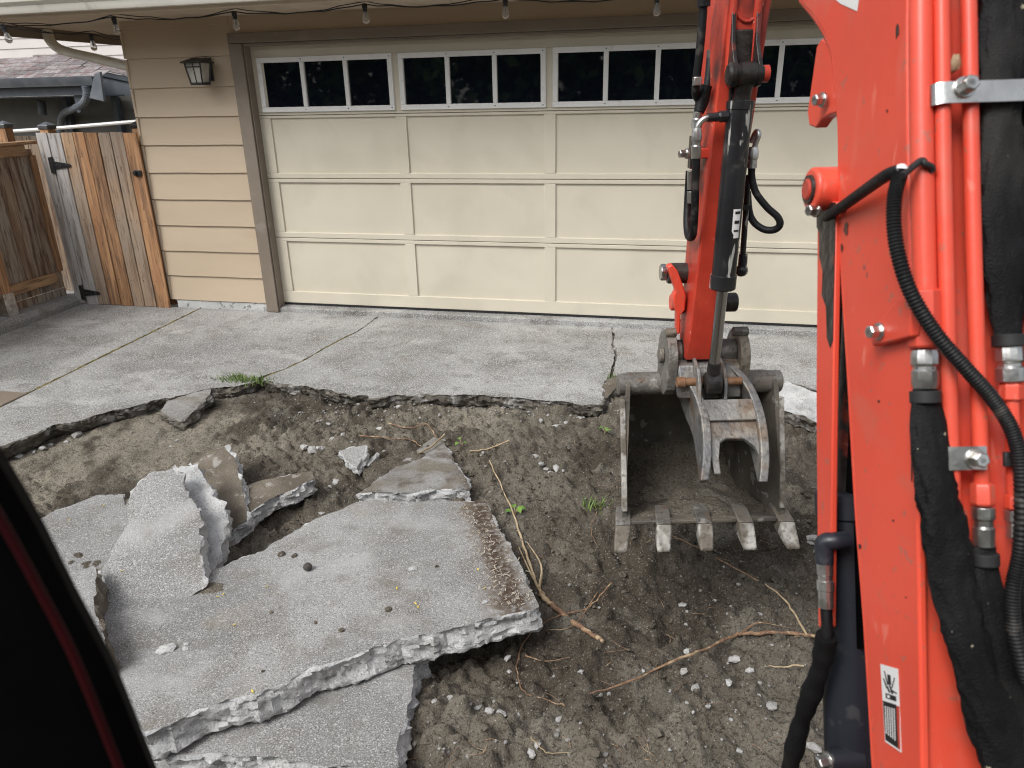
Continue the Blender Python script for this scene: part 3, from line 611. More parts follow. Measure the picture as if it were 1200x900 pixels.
# ---------------- string lights
def festoon(pts, label, sag, tilts):
    s = empty('string_light', pts[0]); tag(s, label, 'string light', 'string lights under the eave'); o = Vector(pts[0])
    way = []
    for i in range(len(pts)-1):
        a, b_ = Vector(pts[i]), Vector(pts[i+1])
        for k in range(10):
            t = k/10; way.append(a.lerp(b_, t)-o+Vector((0, 0, -sag*4*t*(1-t)+0.004*math.sin(k*2.2+i))))
    way.append(Vector(pts[-1])-o)
    MB().tube(way, 0.0045, 6).build('cable', 'socket', s)
    MB().tube([p+Vector((0, 0.03, 0.012+0.01*math.sin(i*0.7))) for i, p in enumerate(way)], 0.0035, 6).build('cable', 'socket', s)
    for i, p in enumerate(pts):
        if tilts[i] is None: continue
        b0 = Vector(p)-o; d = Vector((tilts[i], 0.02, -1)).normalized()
        so = MB().lathe(b0+d*-0.006, b0+d, [(0, 0.012), (0.004, 0.019), (0.03, 0.019), (0.034, 0.016), (0.052, 0.016)], 12).build('socket', 'socket', s)
        b1 = b0+d*0.046
        MB().lathe(b1, b1+d, [(0, 0.0135), (0.012, 0.0145), (0.030, 0.021), (0.048, 0.0255), (0.062, 0.024), (0.074, 0.015), (0.078, 0.003)], 16).build('bulb', 'bulb', so, angle=80)
        MB().lathe(b1, b1+d, [(0, 0.011), (0.008, 0.011), (0.012, 0.004), (0.045, 0.003)], 8).build('filament_stem', 'cap', so)
row = [(-2.0, -0.55, 2.335)]+[tuple(atY(u, v, -0.52)) for u, v in ((133, 20), (274, 14), (427, 5), (592, -2), (770, -6))]+[(4.25, -0.5, 2.33), (5.3, -0.5, 2.33)]
festoon(row, 'long string of clear bulbs hanging under the front eave above the garage door', 0.03, [None, 0, 0.05, 0.02, 0, 0.03, 0, None])
def atZ_(u, v, z): return tuple(on_plane(u, v, (z, 0, 0)))
row2 = [atZ_(-40, 22, 2.29), atZ_(3, 30, 2.29), atZ_(106, 40, 2.262), (-1.93, 2.2, 2.26)]
festoon(row2, 'short string of clear bulbs along the side eave before the pale wall', 0.02, [None, 0.25, 0.05, None])

# ================================================================== FENCE AND GATE
GY = -0.10; GX0, GX1 = -2.205, -1.165
gate = empty('garden_gate', (GX0, GY, -0.05)); tag(gate, 'cedar plank gate, grey to orange boards with black hinges, beside the tan wall', 'gate')
wds = [0.118, 0.135, 0.128, 0.118, 0.132, 0.122, 0.128, 0.14]; kinds = ['cedar_grey', 'cedar_grey', 'cedar_mid', 'cedar', 'cedar', 'cedar_mid', 'cedar_mid', 'cedar']
x = 0; sc_ = (GX1-GX0)/sum(wds)
for i, w in enumerate(wds):
    w *= sc_; dz = random.uniform(-0.008, 0.008); y0 = random.uniform(-0.003, 0.003); mb = MB(); rings = []
    for q in range(7):
        t = q/6; z = 0.0+1.555*t+(dz if q in (0, 6) else 0); wob = 0.0025*math.sin(t*5+i*1.7)
        rings.append([(x+0.004+wob, y0-0.011, z), (x+w-0.006+wob, y0-0.011, z), (x+w-0.006+wob, y0+0.009, z), (x+0.004+wob, y0+0.009, z)])
    mb.loft(rings); pk = mb.build('plank', kinds[i], gate, bevel=0.003)
    for zz in (0.25, 0.8, 1.35):
        MB().lathe((x+w*0.3, y0-0.0125, zz+dz), (x+w*0.3, y0, zz+dz), [(0, 0.004), (0.004, 0.005)], 6).build('nail', 'iron', pk)
    x += w
for zz in (0.22, 1.2): MB().box(0.03, GX1-GX0-0.03, 0.012, 0.05, zz, zz+0.09).build('cross_rail', 'cedar_brown', gate, bevel=0.004)
def hinge(x, z):
    h = MB().prism([(x-0.035, z-0.07), (x, z-0.07), (x, z+0.07), (x-0.035, z+0.07)], -0.021, -0.0145, 'y').build('hinge', 'iron', gate, bevel=0.002)
    MB().prism([(x+0.012, z-0.034), (x+0.18, z-0.013), (x+0.19, z), (x+0.18, z+0.013), (x+0.012, z+0.034)], -0.021, -0.0145, 'y').build('hinge_strap', 'iron', h, bevel=0.002)
    MB().cyl((x+0.006, -0.020, z-0.075), (x+0.006, -0.020, z+0.075), 0.008, 10).build('hinge_pin', 'iron', h)
    for q in (0.04, 0.09, 0.14): MB().cyl((x+q, -0.025, z), (x+q, -0.02, z), 0.006, 8).build('bolt', 'cap', h)
hinge(0.115, 1.28); hinge(0.115, 0.11)
lt = MB().prism([(0.94, 1.19), (1.01, 1.185), (1.02, 1.235), (0.945, 1.24)], -0.026, -0.012, 'y').build('latch', 'iron', gate, bevel=0.004)
MB().cyl((0.965, -0.05, 1.215), (0.965, -0.02, 1.215), 0.014, 12).build('latch_knob', 'iron', lt)
def post(x, y, h, z0, label, mat='cedar', cap='cap', s=0.09):
    p = empty('fence_post', (x, y, z0)); tag(p, label, 'post', 'cedar fence posts')
    MB().box(-s/2, s/2, -s/2, s/2, 0, h).build('shaft', mat, p, bevel=0.004)
    c = s/2+0.006
    MB().loft([sq((0, 0), c, h-0.02), sq((0, 0), c+0.004, h+0.008), sq((0, 0), c+0.004, h+0.014), sq((0, 0), 0.004, h+0.045)]).build('post_cap', cap, p, bevel=0.002)
    return p
post(-2.19, 0.02, 1.60, -0.05, 'square cedar post with dark metal cap behind the hinge side of the gate')
post(-1.23, 0.02, 1.60, -0.05, 'square cedar post with dark cap between the gate and the tan wall', 'cedar', 'iron')
# the low side fence, seen along its length
FX = -2.325
fence = empty('side_fence', (FX, -0.085, 0.0)); tag(fence, 'weathered brown board fence on the kerb at the far left', 'fence')
y = 0.0; i = 0
while y > -4.2:
    w = random.uniform(0.125, 0.15); mb = MB(); mb.box(-0.01+random.uniform(-0.002, 0.002), 0.009, y-w+0.004, y, 0.10, 1.37)
    mb.build('board', 'cedar_brown', fence, bevel=0.003); y -= w; i += 1
for (z0, z1) in ((0.17, 0.26), (1.32, 1.41)):
    for k in range(3): MB().box(0.012, 0.048, -0.10-1.35*k-1.25, -0.10-1.35*k, z0, z1).build('rail', 'cedar_y', fence, bevel=0.004)
MB().box(-0.03, 0.075, -4.2, 0.02, 1.412, 1.44).build('cap_rail', 'cedar_y', fence, bevel=0.004)
MB().box(-0.028, 0.012, -4.2, 0.0, 0.02, 0.095).build('kick_board', 'cedar_brown', fence, bevel=0.004)
MB().box(0.014, 0.045, -0.055, -0.002, 0.262, 1.318).build('edge_trim', 'cedar', fence, bevel=0.004)
post(FX+0.06, -0.80, 1.52, 0.02, 'cedar post with pale metal foot standing on the kerb at the photo edge', 'cedar')
post(float(atY(7, 156, 0.25)[0]), 0.25, 1.56, 0.0, 'cedar post with silver pyramid cap behind the side fence', 'cedar')
fs_ = MB().box(-0.055, 0.055, -0.055, 0.055, 0.0, 0.20).build('post_foot', 'zinc', bpy.data.objects['fence_post.002'], bevel=0.003)
# pale rail behind the fence
rl = MB(); a = Vector(atY(-30, 157, 1.0)); b_ = Vector(atY(160, 142.5, 1.0)); rl.tube([a, a.lerp(b_, .5)+Vector((0, 0, -.006)), b_], 0.018, 8)
tag(rl.build('white_rail', 'whitepipe', origin=tuple(a)), 'thin white rail running behind the gate below the grey gutter', 'rail')
bf = empty('back_fence', (-4.6, 1.06, -0.3)); tag(bf, 'dark board fence behind the white rail', 'fence')
for k in range(22): MB().box(k*0.16, k*0.16+0.155, 0.0+0.004*(k % 2), 0.02+0.004*(k % 2), 0, 1.73).build('board', 'cedar_brown', bf)

# ================================================================== NEIGHBOURS
NY = 4.0
nb = empty('neighbour_house', (-6, NY, 0)); tag(nb, 'low grey house with slate gutter and shingled roof behind the gate', 'house')
O = Vector((-6, NY, 0))
gz = 2.0; gxr = -4.93; EVY = NY-0.0
def L(x, y, z): return (x-O.x, y-O.y, z-O.z)
# eave gutter
gp = [(0.0, 0.0), (-0.085, 0.0), (-0.095, 0.03), (-0.12, 0.07), (-0.13, 0.125), (-0.118, 0.125), (-0.108, 0.075), (-0.08, 0.02), (-0.012, 0.012), (-0.012, 0.125), (0, 0.125)]
MB().prism([(p[0], p[1]+1.985) for p in gp], -3.4, gxr-O.x, 'x').build('gutter', 'ngutter', nb, angle=25)
MB().box(-3.4, gxr-O.x-0.12, 0.002, 0.03, 1.86, 2.10).build('fascia', 'nfascia', nb, bevel=0.003)
MB().box(-3.4, gxr-O.x-0.1, 0.03, 0.6, 1.84, 1.858).build('soffit_board', 'nfascia', nb)
# wall boards and posts under the eave
MB().box(-3.4, 2.4, 0.66, 0.8, 0, 1.84).build('wall', 'nwall', nb)
for k in range(8): MB().prism([(0.645, 0.2+k*0.205), (0.655, 0.2+k*0.205+0.215), (0.66, 0.2+k*0.205+0.215), (0.66, 0.2+k*0.205)], -3.4, 2.4, 'x').build('siding_board', 'nwall', nb)
for xx in (-0.15, 0.75, 1.6, 2.35): MB().box(xx, xx+0.09, 0.55, 0.645, 0, 1.84).build('eave_post', 'nfascia', nb, bevel=0.004)
# eave end: triangular return and barge piece
MB().prism([(L(*atY(u, v, NY-0.1))[0], L(*atY(u, v, NY-0.1))[2]) for u, v in ((113, 87), (119, 84), (124, 119), (107, 115))], -0.14, -0.09, 'y').build('rake_end', 'ngutter', nb, bevel=0.004)
MB().prism([(0.55, 1.86), (0.85, 1.86), (0.60, 1.62), (0.55, 1.62)], 0.05, 0.09, 'y').build('bracket', 'nfascia', nb, bevel=0.004)
# downspout with ribbed elbow
ds = bez([L(*atY(100, 101, NY-0.08)), L(*atY(102, 112, NY-0.06)), L(*atY(98, 121, NY)), L(*atY(88, 127, NY+0.15)), L(*atY(74, 134, NY+0.45)), L(*atY(71, 150, NY+0.5)), L(*atY(73, 175, NY+0.5))], 10)
rr_ = [0.052+0.006*(1 if (i % 2 and 5 < i < 30) else 0) for i in range(len(ds))]
MB().tube(ds, rr_, 12).build('downspout', 'ngutter', nb, angle=20)
MB().cyl(L(*atY(48, 118, NY+0.4)), L(*atY(50, 134, NY+0.4)), 0.06, 14).build('vent_pipe', 'nfascia', nb)
# shingled roof, tab by tab
pitch = math.atan(0.42)
tab = MB().box(0.003, 0.30, 0.0, 0.24, 0.0, 0.009).mesh('shingle', 'shingle')
roofm = MB(); roofm.add([(-3.4, 0.0-0.02, 2.095), (gxr-O.x+0.06, -0.02, 2.095), (gxr-O.x+0.06-1.2, 0.70, 2.095+0.72*0.42), (-3.4, 0.70, 2.095+0.72*0.42)], [(0, 1, 2, 3)])
rf = roofm.build('roof', 'shingle', nb)
for r in range(5):
    y0 = -0.045+r*0.15*math.cos(pitch)*1.05; z0 = 2.10+(y0+0.03)*0.42+0.004
    xr = gxr-O.x+0.02-(y0)*1.75; x = xr-0.30*random.uniform(0.4, 1)-(0 if r % 2 else 0.15)
    for k in range(7):
        t = bpy.data.objects.new('shingle', tab); COL.objects.link(t); t.parent = rf
        t.location = (x+0.0, y0, z0+random.uniform(0, 0.004)); t.rotation_euler = (pitch-0.035, 0, 0); x -= 0.302
# second roof: barge board running down to the right
A = Vector(L(*atY(40, 66, NY+1.0))); B = Vector(L(*atY(165, 93, NY+1.0))); C_ = Vector(L(*atY(118, 88, NY+1.0)))
def ribbon(a, b_, h, t, name, mat):
    d = Vector((0, 0, h)); tt = Vector((0, t, 0))
    return MB().loft([[a, a-d, a-d+tt, a+tt], [b_, b_-d, b_-d+tt, b_+tt]]).build(name, mat, nb, bevel=0.003)
dirv = (B-A).normalized(); B2 = B+dirv*0.8
ribbon(A+Vector((0, -0.03, 0.0)), B2+Vector((0, -0.03, 0.0)), 0.075, 0.03, 'drip_edge', 'nfascia')
ribbon(A+dirv*0.2+Vector((0, 0, -0.08)), B2+Vector((0, 0, -0.08)), 0.30, 0.03, 'barge_board', 'ngutter')
sl = MB().add([A+Vector((0, -0.05, 0.012)), B2+Vector((0, -0.05, 0.012)), B2+Vector((0, 1.2, 0.10)), A+Vector((0, 1.2, 0.10))], [(0, 1, 2, 3)]).build('roof', 'shingle', nb)
ang = math.atan2(dirv.z, dirv.x)
for r in range(5):
    for k in range(7):
        t = bpy.data.objects.new('shingle', tab); COL.objects.link(t); t.parent = sl
        p = A+dirv*(0.05+k*0.305+0.12*(r % 2)); t.location = p+Vector((0, -0.05+r*0.22, 0.018+r*0.022)); t.rotation_euler = (rad(4), -ang, 0)
# pale house far behind
fh = empty('pale_house', (-9, 9.0, 0)); tag(fh, 'pale lilac lap sided house wall far behind the shingled roofs', 'house')
MB().box(-4, 9, 0.02, 0.3, 0, 5.6).build('wall', 'farwall', fh)
for k in range(26):
    z0 = 0.5+k*0.2; MB().prism([(-0.012, z0), (0.005, z0+0.21), (0.018, z0+0.21), (0.018, z0)], -4, 9, 'x').build('siding_board', 'farwall', fh)

# ================================================================== BROKEN SLABS IN THE HOLE
plBig = tilt(440, 680, -0.125, 0.015, -0.05)
big_px = [(423, 588), (440, 585), (473, 589), (507, 587), (553, 588), (570, 587), (580, 613), (597, 640), (613, 667), (621, 690), (632, 711), (607, 718), (573, 724), (540, 735), (507, 744),
          (473, 748), (440, 758), (407, 771), (373, 781), (340, 797), (300, 814), (267, 819), (233, 831), (200, 849), (170, 857), (150, 835), (105, 800), (85, 760), (95, 715), (205, 690), (235, 675), (262, 664), (310, 645), (345, 622), (385, 602)]
ra, rb = on_plane(590, 590, plBig), on_plane(632, 711, plBig)
tv = (rb-ra)[:2]/np.linalg.norm((rb-ra)[:2]); nv = np.array([tv[1], -tv[0]])
bc = on_plane(585, 660, plBig)
d0 = float(nv@bc[:2])
M['concrete_band'] = material('concrete with soil strip', (0.20, 0.20, 0.197), (0.315, 0.315, 0.31), 1.6, 8, (0.8, 0.95),
    layers=[('noise', (0.165, 0.15, 0.13), 5, 0.52, 0.74, 0.55), ('grain', (0.56, 0.555, 0.54), 185, 0.53, 0.66, 0.75), ('grain', (0.055, 0.05, 0.045), 210, 0.54, 0.66, 0.8), ('grain', (0.56, 0.555, 0.54), 75, 0.62, 0.70, 0.5), ('noise', (0.15, 0.135, 0.11), 8, 0.62, 0.85, 0.5),
            ('noise', (0.42, 0.42, 0.415), 3.1, 0.58, 0.76, 0.5), ('noise', (0.33, 0.29, 0.225), 2.3, 0.66, 0.85, 0.35), ('band', (0.13, 0.095, 0.06), nv[0], nv[1], d0, 0.14, 0.8, 5), ('band', (0.06, 0.038, 0.024), nv[0], nv[1], d0, 0.075, 1.0, 7)],
    bump=[(220, 0.45), (45, 0.35)], bump_dist=0.006)
M['concrete_dirty'] = material('concrete smeared with soil', (0.20, 0.20, 0.197), (0.315, 0.315, 0.31), 1.6, 8, (0.85, 0.97),
    layers=[('grain', (0.50, 0.495, 0.48), 150, 0.52, 0.66, 0.6), ('grain', (0.07, 0.066, 0.06), 190, 0.55, 0.68, 0.7), ('noise', (0.15, 0.13, 0.10), 6.5, 0.34, 0.74, 0.9), ('noise', (0.07, 0.048, 0.03), 9, 0.50, 0.80, 0.8),
            ('band', (0.055, 0.036, 0.024), nv[0], nv[1], d0, 0.09, 1.0, 7), ('grain', (0.42, 0.38, 0.32), 110, 0.64, 0.70, 0.7)], bump=[(200, 0.5), (40, 0.45)], bump_dist=0.008)
big = px_slab('concrete_slab', big_px, plBig, 0.105, 'largest broken concrete slab, lying flat with a brown soil strip along its right edge', ('concrete_band', 'fracture'),
              jag=[0.006]*4+[0.004]*7+[0.009]*14+[0.014]*40, rough=0.012, inset=-0.012)
plLow = tilt(400, 840, -0.215, 0.0, -0.02)
px_slab('concrete_slab', [(500, 765), (490, 773), (483, 797), (477, 827), (472, 853), (465, 883), (461, 905), (400, 897), (330, 889), (260, 883), (196, 888), (150, 850), (250, 780), (400, 740)], plLow, 0.11,
        'grey concrete slab lying underneath the largest slab at the bottom of the photo', rough=0.016, inset=-0.01)
plUp = tilt(500, 560, -0.175, 0.03, -0.06)
ub = on_plane(532, 560, plUp); ua = on_plane(505, 520, plUp)
px_slab('concrete_slab', [(420, 578), (436, 566), (462, 548), (484, 531), (508, 512), (519, 515), (531, 540), (545, 560), (551, 573), (523, 573), (490, 577), (457, 577)], plUp, 0.11,
        'small wedge of soil smeared concrete slab just behind the largest slab', ('concrete_dirty', 'fracture'), jag=0.008)
plE = tilt(110, 610, -0.13, -0.02, 0.03)
px_slab('concrete_slab', [(30, 618), (45, 610), (67, 598), (110, 581), (143, 580), (150, 600), (150, 640), (130, 668), (95, 670), (70, 672), (50, 650)], plE, 0.11,
        'flat broken slab left of the leaning slabs, yellow petals on it', jag=0.010)
plA = tilt(130, 700, -0.12, -0.10, 0.42)
px_slab('concrete_slab', [(160, 570), (180, 553), (205, 545), (213, 556), (220, 583), (231, 597), (238, 611), (233, 627), (235, 650), (236, 690), (205, 705), (128, 722), (124, 700), (117, 672), (131, 647), (150, 613), (147, 594)], plA, 0.10,
        'largest of the leaning concrete slabs, its rough grey face tilted towards the camera', jag=0.011, rough=0.014, inset=0.01)
plB2 = tilt(246, 672, -0.165, -0.14, 0.40)
px_slab('concrete_slab', [(196, 560), (213, 545), (233, 543), (242, 566), (248, 581), (262, 597), (263, 615), (262, 635), (257, 653), (246, 672), (225, 690), (200, 640)], plB2, 0.09,
        'thin leaning slab layer peeking out right behind the largest leaning slab', ('fracture', 'fracture'), jag=0.011, rough=0.012)
plC = tilt(275, 630, -0.20, 0.10, 0.36)
px_slab('concrete_chunk', [(222, 540), (243, 529), (263, 523), (277, 543), (283, 568), (288, 592), (289, 611), (275, 618), (262, 628), (250, 620), (240, 580)], plC, 0.075,
        'brown soil caked concrete chunk leaning behind the grey leaning slabs', ('soil_coat', 'fracture'), jag=0.010, rough=0.014, cat='chunk')
plD = tilt(310, 600, -0.16, 0.06, 0.10)
px_slab('concrete_chunk', [(285, 570), (310, 562), (338, 557), (366, 552), (368, 560), (347, 572), (325, 580), (305, 592), (290, 603)], plD, 0.085,
        'long narrow concrete chunk pointing right towards the open soil', ('soil_coat', 'fracture'), jag=0.008, rough=0.014, cat='chunk')
plF = tilt(90, 720, 0.0, 0.05, -0.02)
px_slab('concrete_slab', [(70, 680), (82, 668), (108, 664), (113, 676), (110, 700), (116, 730), (125, 760), (100, 770), (60, 720)], plF, 0.16,
        'broken slab with a brown side half hidden behind the black cab pillar', ('concrete', 'soil_coat'), jag=0.010)
plG = tilt(215, 475, -0.125, 0.05, 0.10)
px_slab('concrete_chunk', [(188, 482), (197, 468), (222, 461), (247, 456), (246, 463), (232, 476), (214, 494), (200, 490)], plG, 0.07,
        'pale concrete chunk broken off the driveway edge left of the grass tuft', ('concrete_dirty', 'fracture_dirty'), jag=0.008, cat='chunk')
plH = tilt(415, 540, -0.16, 0.12, 0.18)
px_slab('concrete_chunk', [(397, 528), (412, 524), (429, 521), (427, 533), (418, 549), (407, 540)], plH, 0.05, 'small triangular concrete chunk standing on the soil above the largest slab', jag=0.005, cat='chunk')
px_slab('concrete_chunk', [(426, 545), (442, 530), (441, 537), (432, 546)], tilt(435, 540, -0.19, 0, 0.1), 0.035, 'thin concrete shard right beside the small triangular chunk', ('fracture', 'fracture'), jag=0.004, cat='chunk')
plI = tilt(940, 475, -0.10, 0.05, 0.25)
px_slab('concrete_chunk', [(905, 450), (925, 447), (945, 456), (962, 462), (985, 470), (985, 500), (960, 498), (940, 486), (915, 480), (900, 470)], plI, 0.09, 'pale broken driveway edge piece behind the bucket on its right', ('fracture', 'fracture_dirty'), jag=0.012, cat='chunk')
px_slab('concrete_chunk', [(694, 463), (705, 452), (720, 441), (724, 452), (712, 466), (700, 474)], tilt(708, 460, -0.10, 0.15, 0.1), 0.10, 'brown stained broken driveway corner just left of the bucket', ('soil_coat', 'fracture_dirty'), jag=0.008, cat='chunk')

# chips one can pick out, by where they lie
def chip(p, s, label, group, mat='fracture', flat=0.55):
    mb = MB(); mb.rock((0, 0, 0), (s*random.uniform(.8, 1.3), s*random.uniform(.6, 1.0), s*flat*random.uniform(.7, 1.1)), 1, 0.28, Matrix.Rotation(random.random()*6.28, 3, 'Z'))
    o = mb.build('concrete_chip', mat, origin=(0, 0, 0), smooth=False); o.location = p; tag(o, label, 'chip', group); return o
px_m = lambda p: (Vector(p)-Vector(CAM)).length/F_PX
def chips(lst, label, group, mat='fresh'):
    seen = {}
    for (u, v, w) in lst:
        p = on_soil(u, v); s = w*px_m(p)*0.44
        lb = label
        if w == max(q[2] for q in lst) and not seen.get('b'): lb = 'largest '+label; seen['b'] = 1
        elif u == min(q[0] for q in lst) and not seen.get('l'): lb = 'leftmost '+label; seen['l'] = 1
        elif u == max(q[0] for q in lst) and not seen.get('r'): lb = 'rightmost '+label; seen['r'] = 1
        elif w == min(q[2] for q in lst) and not seen.get('s'): lb = 'smallest '+label; seen['s'] = 1
        chip(p+Vector((0, 0, s*0.25)), s, lb, group, mat)
chips([(467, 476, 10), (489, 474, 15), (507, 473, 9), (538, 475, 17), (555, 472, 12), (568, 474, 14), (575, 479, 12), (590, 477, 9), (634, 483, 10), (652, 487, 13), (663, 488, 10), (680, 486, 12), (693, 488, 13), (642, 481, 8), (620, 481, 6), (602, 479, 7)],
      'pale concrete chip at the foot of the broken driveway edge', 'chips along the broken driveway edge')
chips([(50, 527, 10), (60, 522, 8), (78, 518, 9), (92, 511, 12), (23, 535, 8), (40, 530, 6), (205, 500, 8), (215, 499, 7), (207, 517, 7)], 'pale concrete chip below the left end of the driveway edge', 'chips below the left driveway edge')
chips([(355, 523, 14), (366, 526, 16), (378, 521, 13), (389, 516, 12), (402, 513, 12), (372, 519, 9), (410, 519, 10), (395, 567, 15), (386, 571, 8), (378, 610, 9), (392, 563, 7), (450, 519, 7), (448, 521, 8), (385, 497, 8), (445, 502, 9)],
      'pale concrete chip on the soil above the leaning slabs', 'chips above the leaning slabs')
chips([(628, 536, 12), (640, 543, 15), (652, 549, 17), (634, 549, 11), (645, 555, 9), (565, 535, 6), (660, 545, 8)], 'pale concrete chip in the small heap between the wedge slab and the bucket', 'chips in the small heap')
chips([(801, 791, 13), (862, 774, 19), (854, 801, 12), (877, 792, 12), (815, 808, 12), (828, 779, 8), (888, 812, 11), (903, 829, 18), (833, 823, 7), (812, 835, 6), (829, 829, 8), (865, 880, 9), (856, 846, 7), (805, 765, 10), (753, 793, 7), (800, 710, 9), (806, 717, 7), (848, 672, 6)],
      'pale concrete chip on the soil in front of the bucket', 'chips in front of the bucket')
chips([(585, 838, 19), (573, 834, 13), (560, 830, 10), (597, 789, 9), (595, 779, 11), (580, 822, 8), (509, 822, 7), (527, 818, 8), (622, 884, 16), (630, 879, 12), (680, 793, 8), (551, 825, 6)], 'pale concrete chip on the soil beside the lower slab', 'chips beside the lower slab')
chips([(953, 884, 22), (935, 880, 14), (965, 895, 16)], 'pale concrete chip on the soil left of the boom cylinder foot', 'chips by the boom cylinder')
chips([(918, 470, 16), (928, 478, 18), (938, 470, 22), (946, 482, 16), (955, 474, 20), (950, 492, 14), (933, 487, 12), (922, 484, 10), (958, 488, 16), (940, 495, 9), (915, 462, 12), (968, 500, 12), (950, 640, 14), (957, 648, 10), (948, 652, 9)],
      'pale crushed concrete lump in the heap right of the bucket', 'crushed concrete right of the bucket', 'fresh')
def on_big(u, v): return Vector(on_plane(u, v, plBig))
for (u, v, w) in ((195, 762, 24), (219, 755, 7), (483, 667, 12), (568, 706, 9), (217, 760, 6), (360, 745, 5)):
    p = on_big(u, v); s = w*px_m(p)*0.5; chip(p+Vector((0, 0, s*0.15)), s, 'pale concrete flake lying on top of the largest slab', 'flakes on the largest slab', 'fracture', 0.3)
p = on_big(361, 668); s = 5*px_m(p)
tag(MB().rock((0, 0, 0), (s, s, s*0.95), 2, 0.05).build('seed_pod', 'nut', angle=80), 'dark round seed pod on the largest slab', 'seed pod'); bpy.data.objects['seed_pod'].location = p+Vector((0, 0, s*0.85))
for (u, v, w) in ((400, 739, 9), (512, 664, 6), (308, 787, 5), (330, 650, 12), (345, 652, 9), (318, 718, 6), (455, 715, 10), (370, 730, 6)):
    p = on_big(u, v); s = w*px_m(p)*0.5
    o = MB().rock((0, 0, 0), (s, s*0.8, s*0.5), 1, 0.25).build('soil_clod', 'soil'); o.location = p+Vector((0, 0, s*0.2)); tag(o, 'small crumb of dark soil on the largest slab', 'clod', 'soil crumbs on the largest slab')
# soil that spilled over the slabs
def spill(u, v, pl, rx, ry, h, label, name='soil_patch', rot=0):
    c = Vector(on_plane(u, v, pl)); n = 26; vs = []; fs = []
    for j in range(n+1):
        for i in range(n+1):
            x = (i/n*2-1); y = (j/n*2-1); r = math.hypot(x, y); X = x*rx; Y = y*ry
            X, Y = X*math.cos(rot)-Y*math.sin(rot), X*math.sin(rot)+Y*math.cos(rot)
            k = float(fbm((c.x+X)*9, (c.y+Y)*9, 4, .6))
            z = h*(1-r*r)*(0.55+1.8*k)-0.004-(0.03 if r > 1 else 0)
            vs.append((X, Y, pl[1]*X+pl[2]*Y+z))
    for j in range(n):
        for i in range(n): o = j*(n+1)+i; fs.append((o, o+1, o+n+2, o+n+1))
    o = MB().add(vs, fs).build(name, 'soil', angle=180); o.location = c; tag(o, label, 'soil', kind='stuff'); return o
spill(237, 693, plBig, 0.13, 0.07, 0.012, 'dark soil spilled on the back edge of the largest slab', rot=0.3)
spill(88, 660, plE, 0.13, 0.10, 0.03, 'brown soil heap on the flat slab beside the black pillar')
spill(450, 712, plBig, 0.09, 0.035, 0.008, 'thin crumbs of soil in the middle of the largest slab')

spill(462, 540, plUp, 0.20, 0.09, 0.035, 'soil washed over the back edge of the wedge slab', rot=0.75)
# fine gravel and clods nobody could count
mb = MB(); cnt = 0
while cnt < 1200:
    u = random.uniform(150, 1000); v = random.uniform(470, 905)
    if random.random() < 0.5: v = random.gauss(482, 7); u = random.uniform(320, 960)
    p = on_soil(u, v); s = random.choice((0.003, 0.004, 0.005, 0.007, 0.009))*random.uniform(0.7, 1.3)
    if random.random() < 0.08: s *= 1.7
    mb.rock((p.x, p.y, p.z+s*0.2), (s, s*0.8, s*0.6), 1 if s > 0.009 else 0 or 1, 0.3); cnt += 1
tag(mb.build('gravel', 'fracture_mid', smooth=False), 'fine pale concrete gravel scattered over the soil', 'gravel', kind='stuff')
mb = MB(); cnt = 0
while cnt < 9000:
    x = random.uniform(0.9, 4.7); y = random.uniform(-4.9, -1.9); z = float(soil_h(x, y)); s = 0.003+0.006*random.random()**2+(0.016*random.random() if random.random() < 0.05 else 0)
    if vnoise(x*2.3+40, y*2.3) < random.uniform(-0.35, 0.25): continue
    mb.rock((x, y, z+s*0.2), (s*random.uniform(.8, 1.4), s*0.85, s*0.6), 1, 0.42); cnt += 1
tag(mb.build('soil_clods', 'soil', angle=50), 'loose crumbs of moist soil', 'soil', kind='stuff')

# ---------------- roots, straw, weeds
def stem(px, r, label, mat='root', name='root', wob=0.004, lift=0.019, arch=0.0, group=None, r1=None, branches=()):
    r *= 0.78; pts = [on_soil(u, v, lift) for u, v in px]; n = len(pts)
    for i in range(n): pts[i].z += arch*math.sin(math.pi*i/(n-1))
    c = bez(pts, 6); o = Vector(pts[0]); r1 = r*0.35 if r1 is None else r1
    way = [p-o+Vector((random.uniform(-wob, wob), random.uniform(-wob, wob), random.uniform(0, wob))) for p in c]
    mb = MB(); mb.tube(way, [r+(r1-r)*i/(len(way)-1)+random.uniform(-r, r)*0.12 for i in range(len(way))], 7)
    for (bp_, br) in branches:
        q = bez([on_soil(u, v, lift) for u, v in bp_], 5); mb.tube([p-o for p in q], [br*(1-0.6*i/(len(q)-1)) for i in range(len(q))], 5)
    ob = mb.build(name, mat, origin=(0, 0, 0), angle=70); ob.location = o; tag(ob, label, 'root' if mat == 'root' else 'stem', group); return ob
stem([(708, 752), (680, 735), (650, 712), (633, 697)], 0.011, 'thick cut reddish root stub beside the right corner of the largest slab', r1=0.013)
stem([(637, 698), (628, 682), (614, 642), (602, 606), (592, 578), (573, 546)], 0.010, 'long pale peeled root running along the right edge of the largest slab', 'straw', r1=0.003,
     branches=[([(637, 698), (622, 672), (608, 640)], 0.007), ([(632, 690), (634, 668), (618, 640)], 0.006)])
stem([(990, 752), (930, 743), (885, 742), (860, 746), (822, 766), (790, 779), (745, 792), (690, 815)], 0.012, 'long reddish root lying across the soil in front of the bucket', r1=0.003,
     branches=[([(866, 744), (885, 735), (903, 729)], 0.005)])
stem([(945, 744), (922, 718), (897, 684)], 0.006, 'pale thin straight stem leaning on the reddish root', 'straw', r1=0.004)
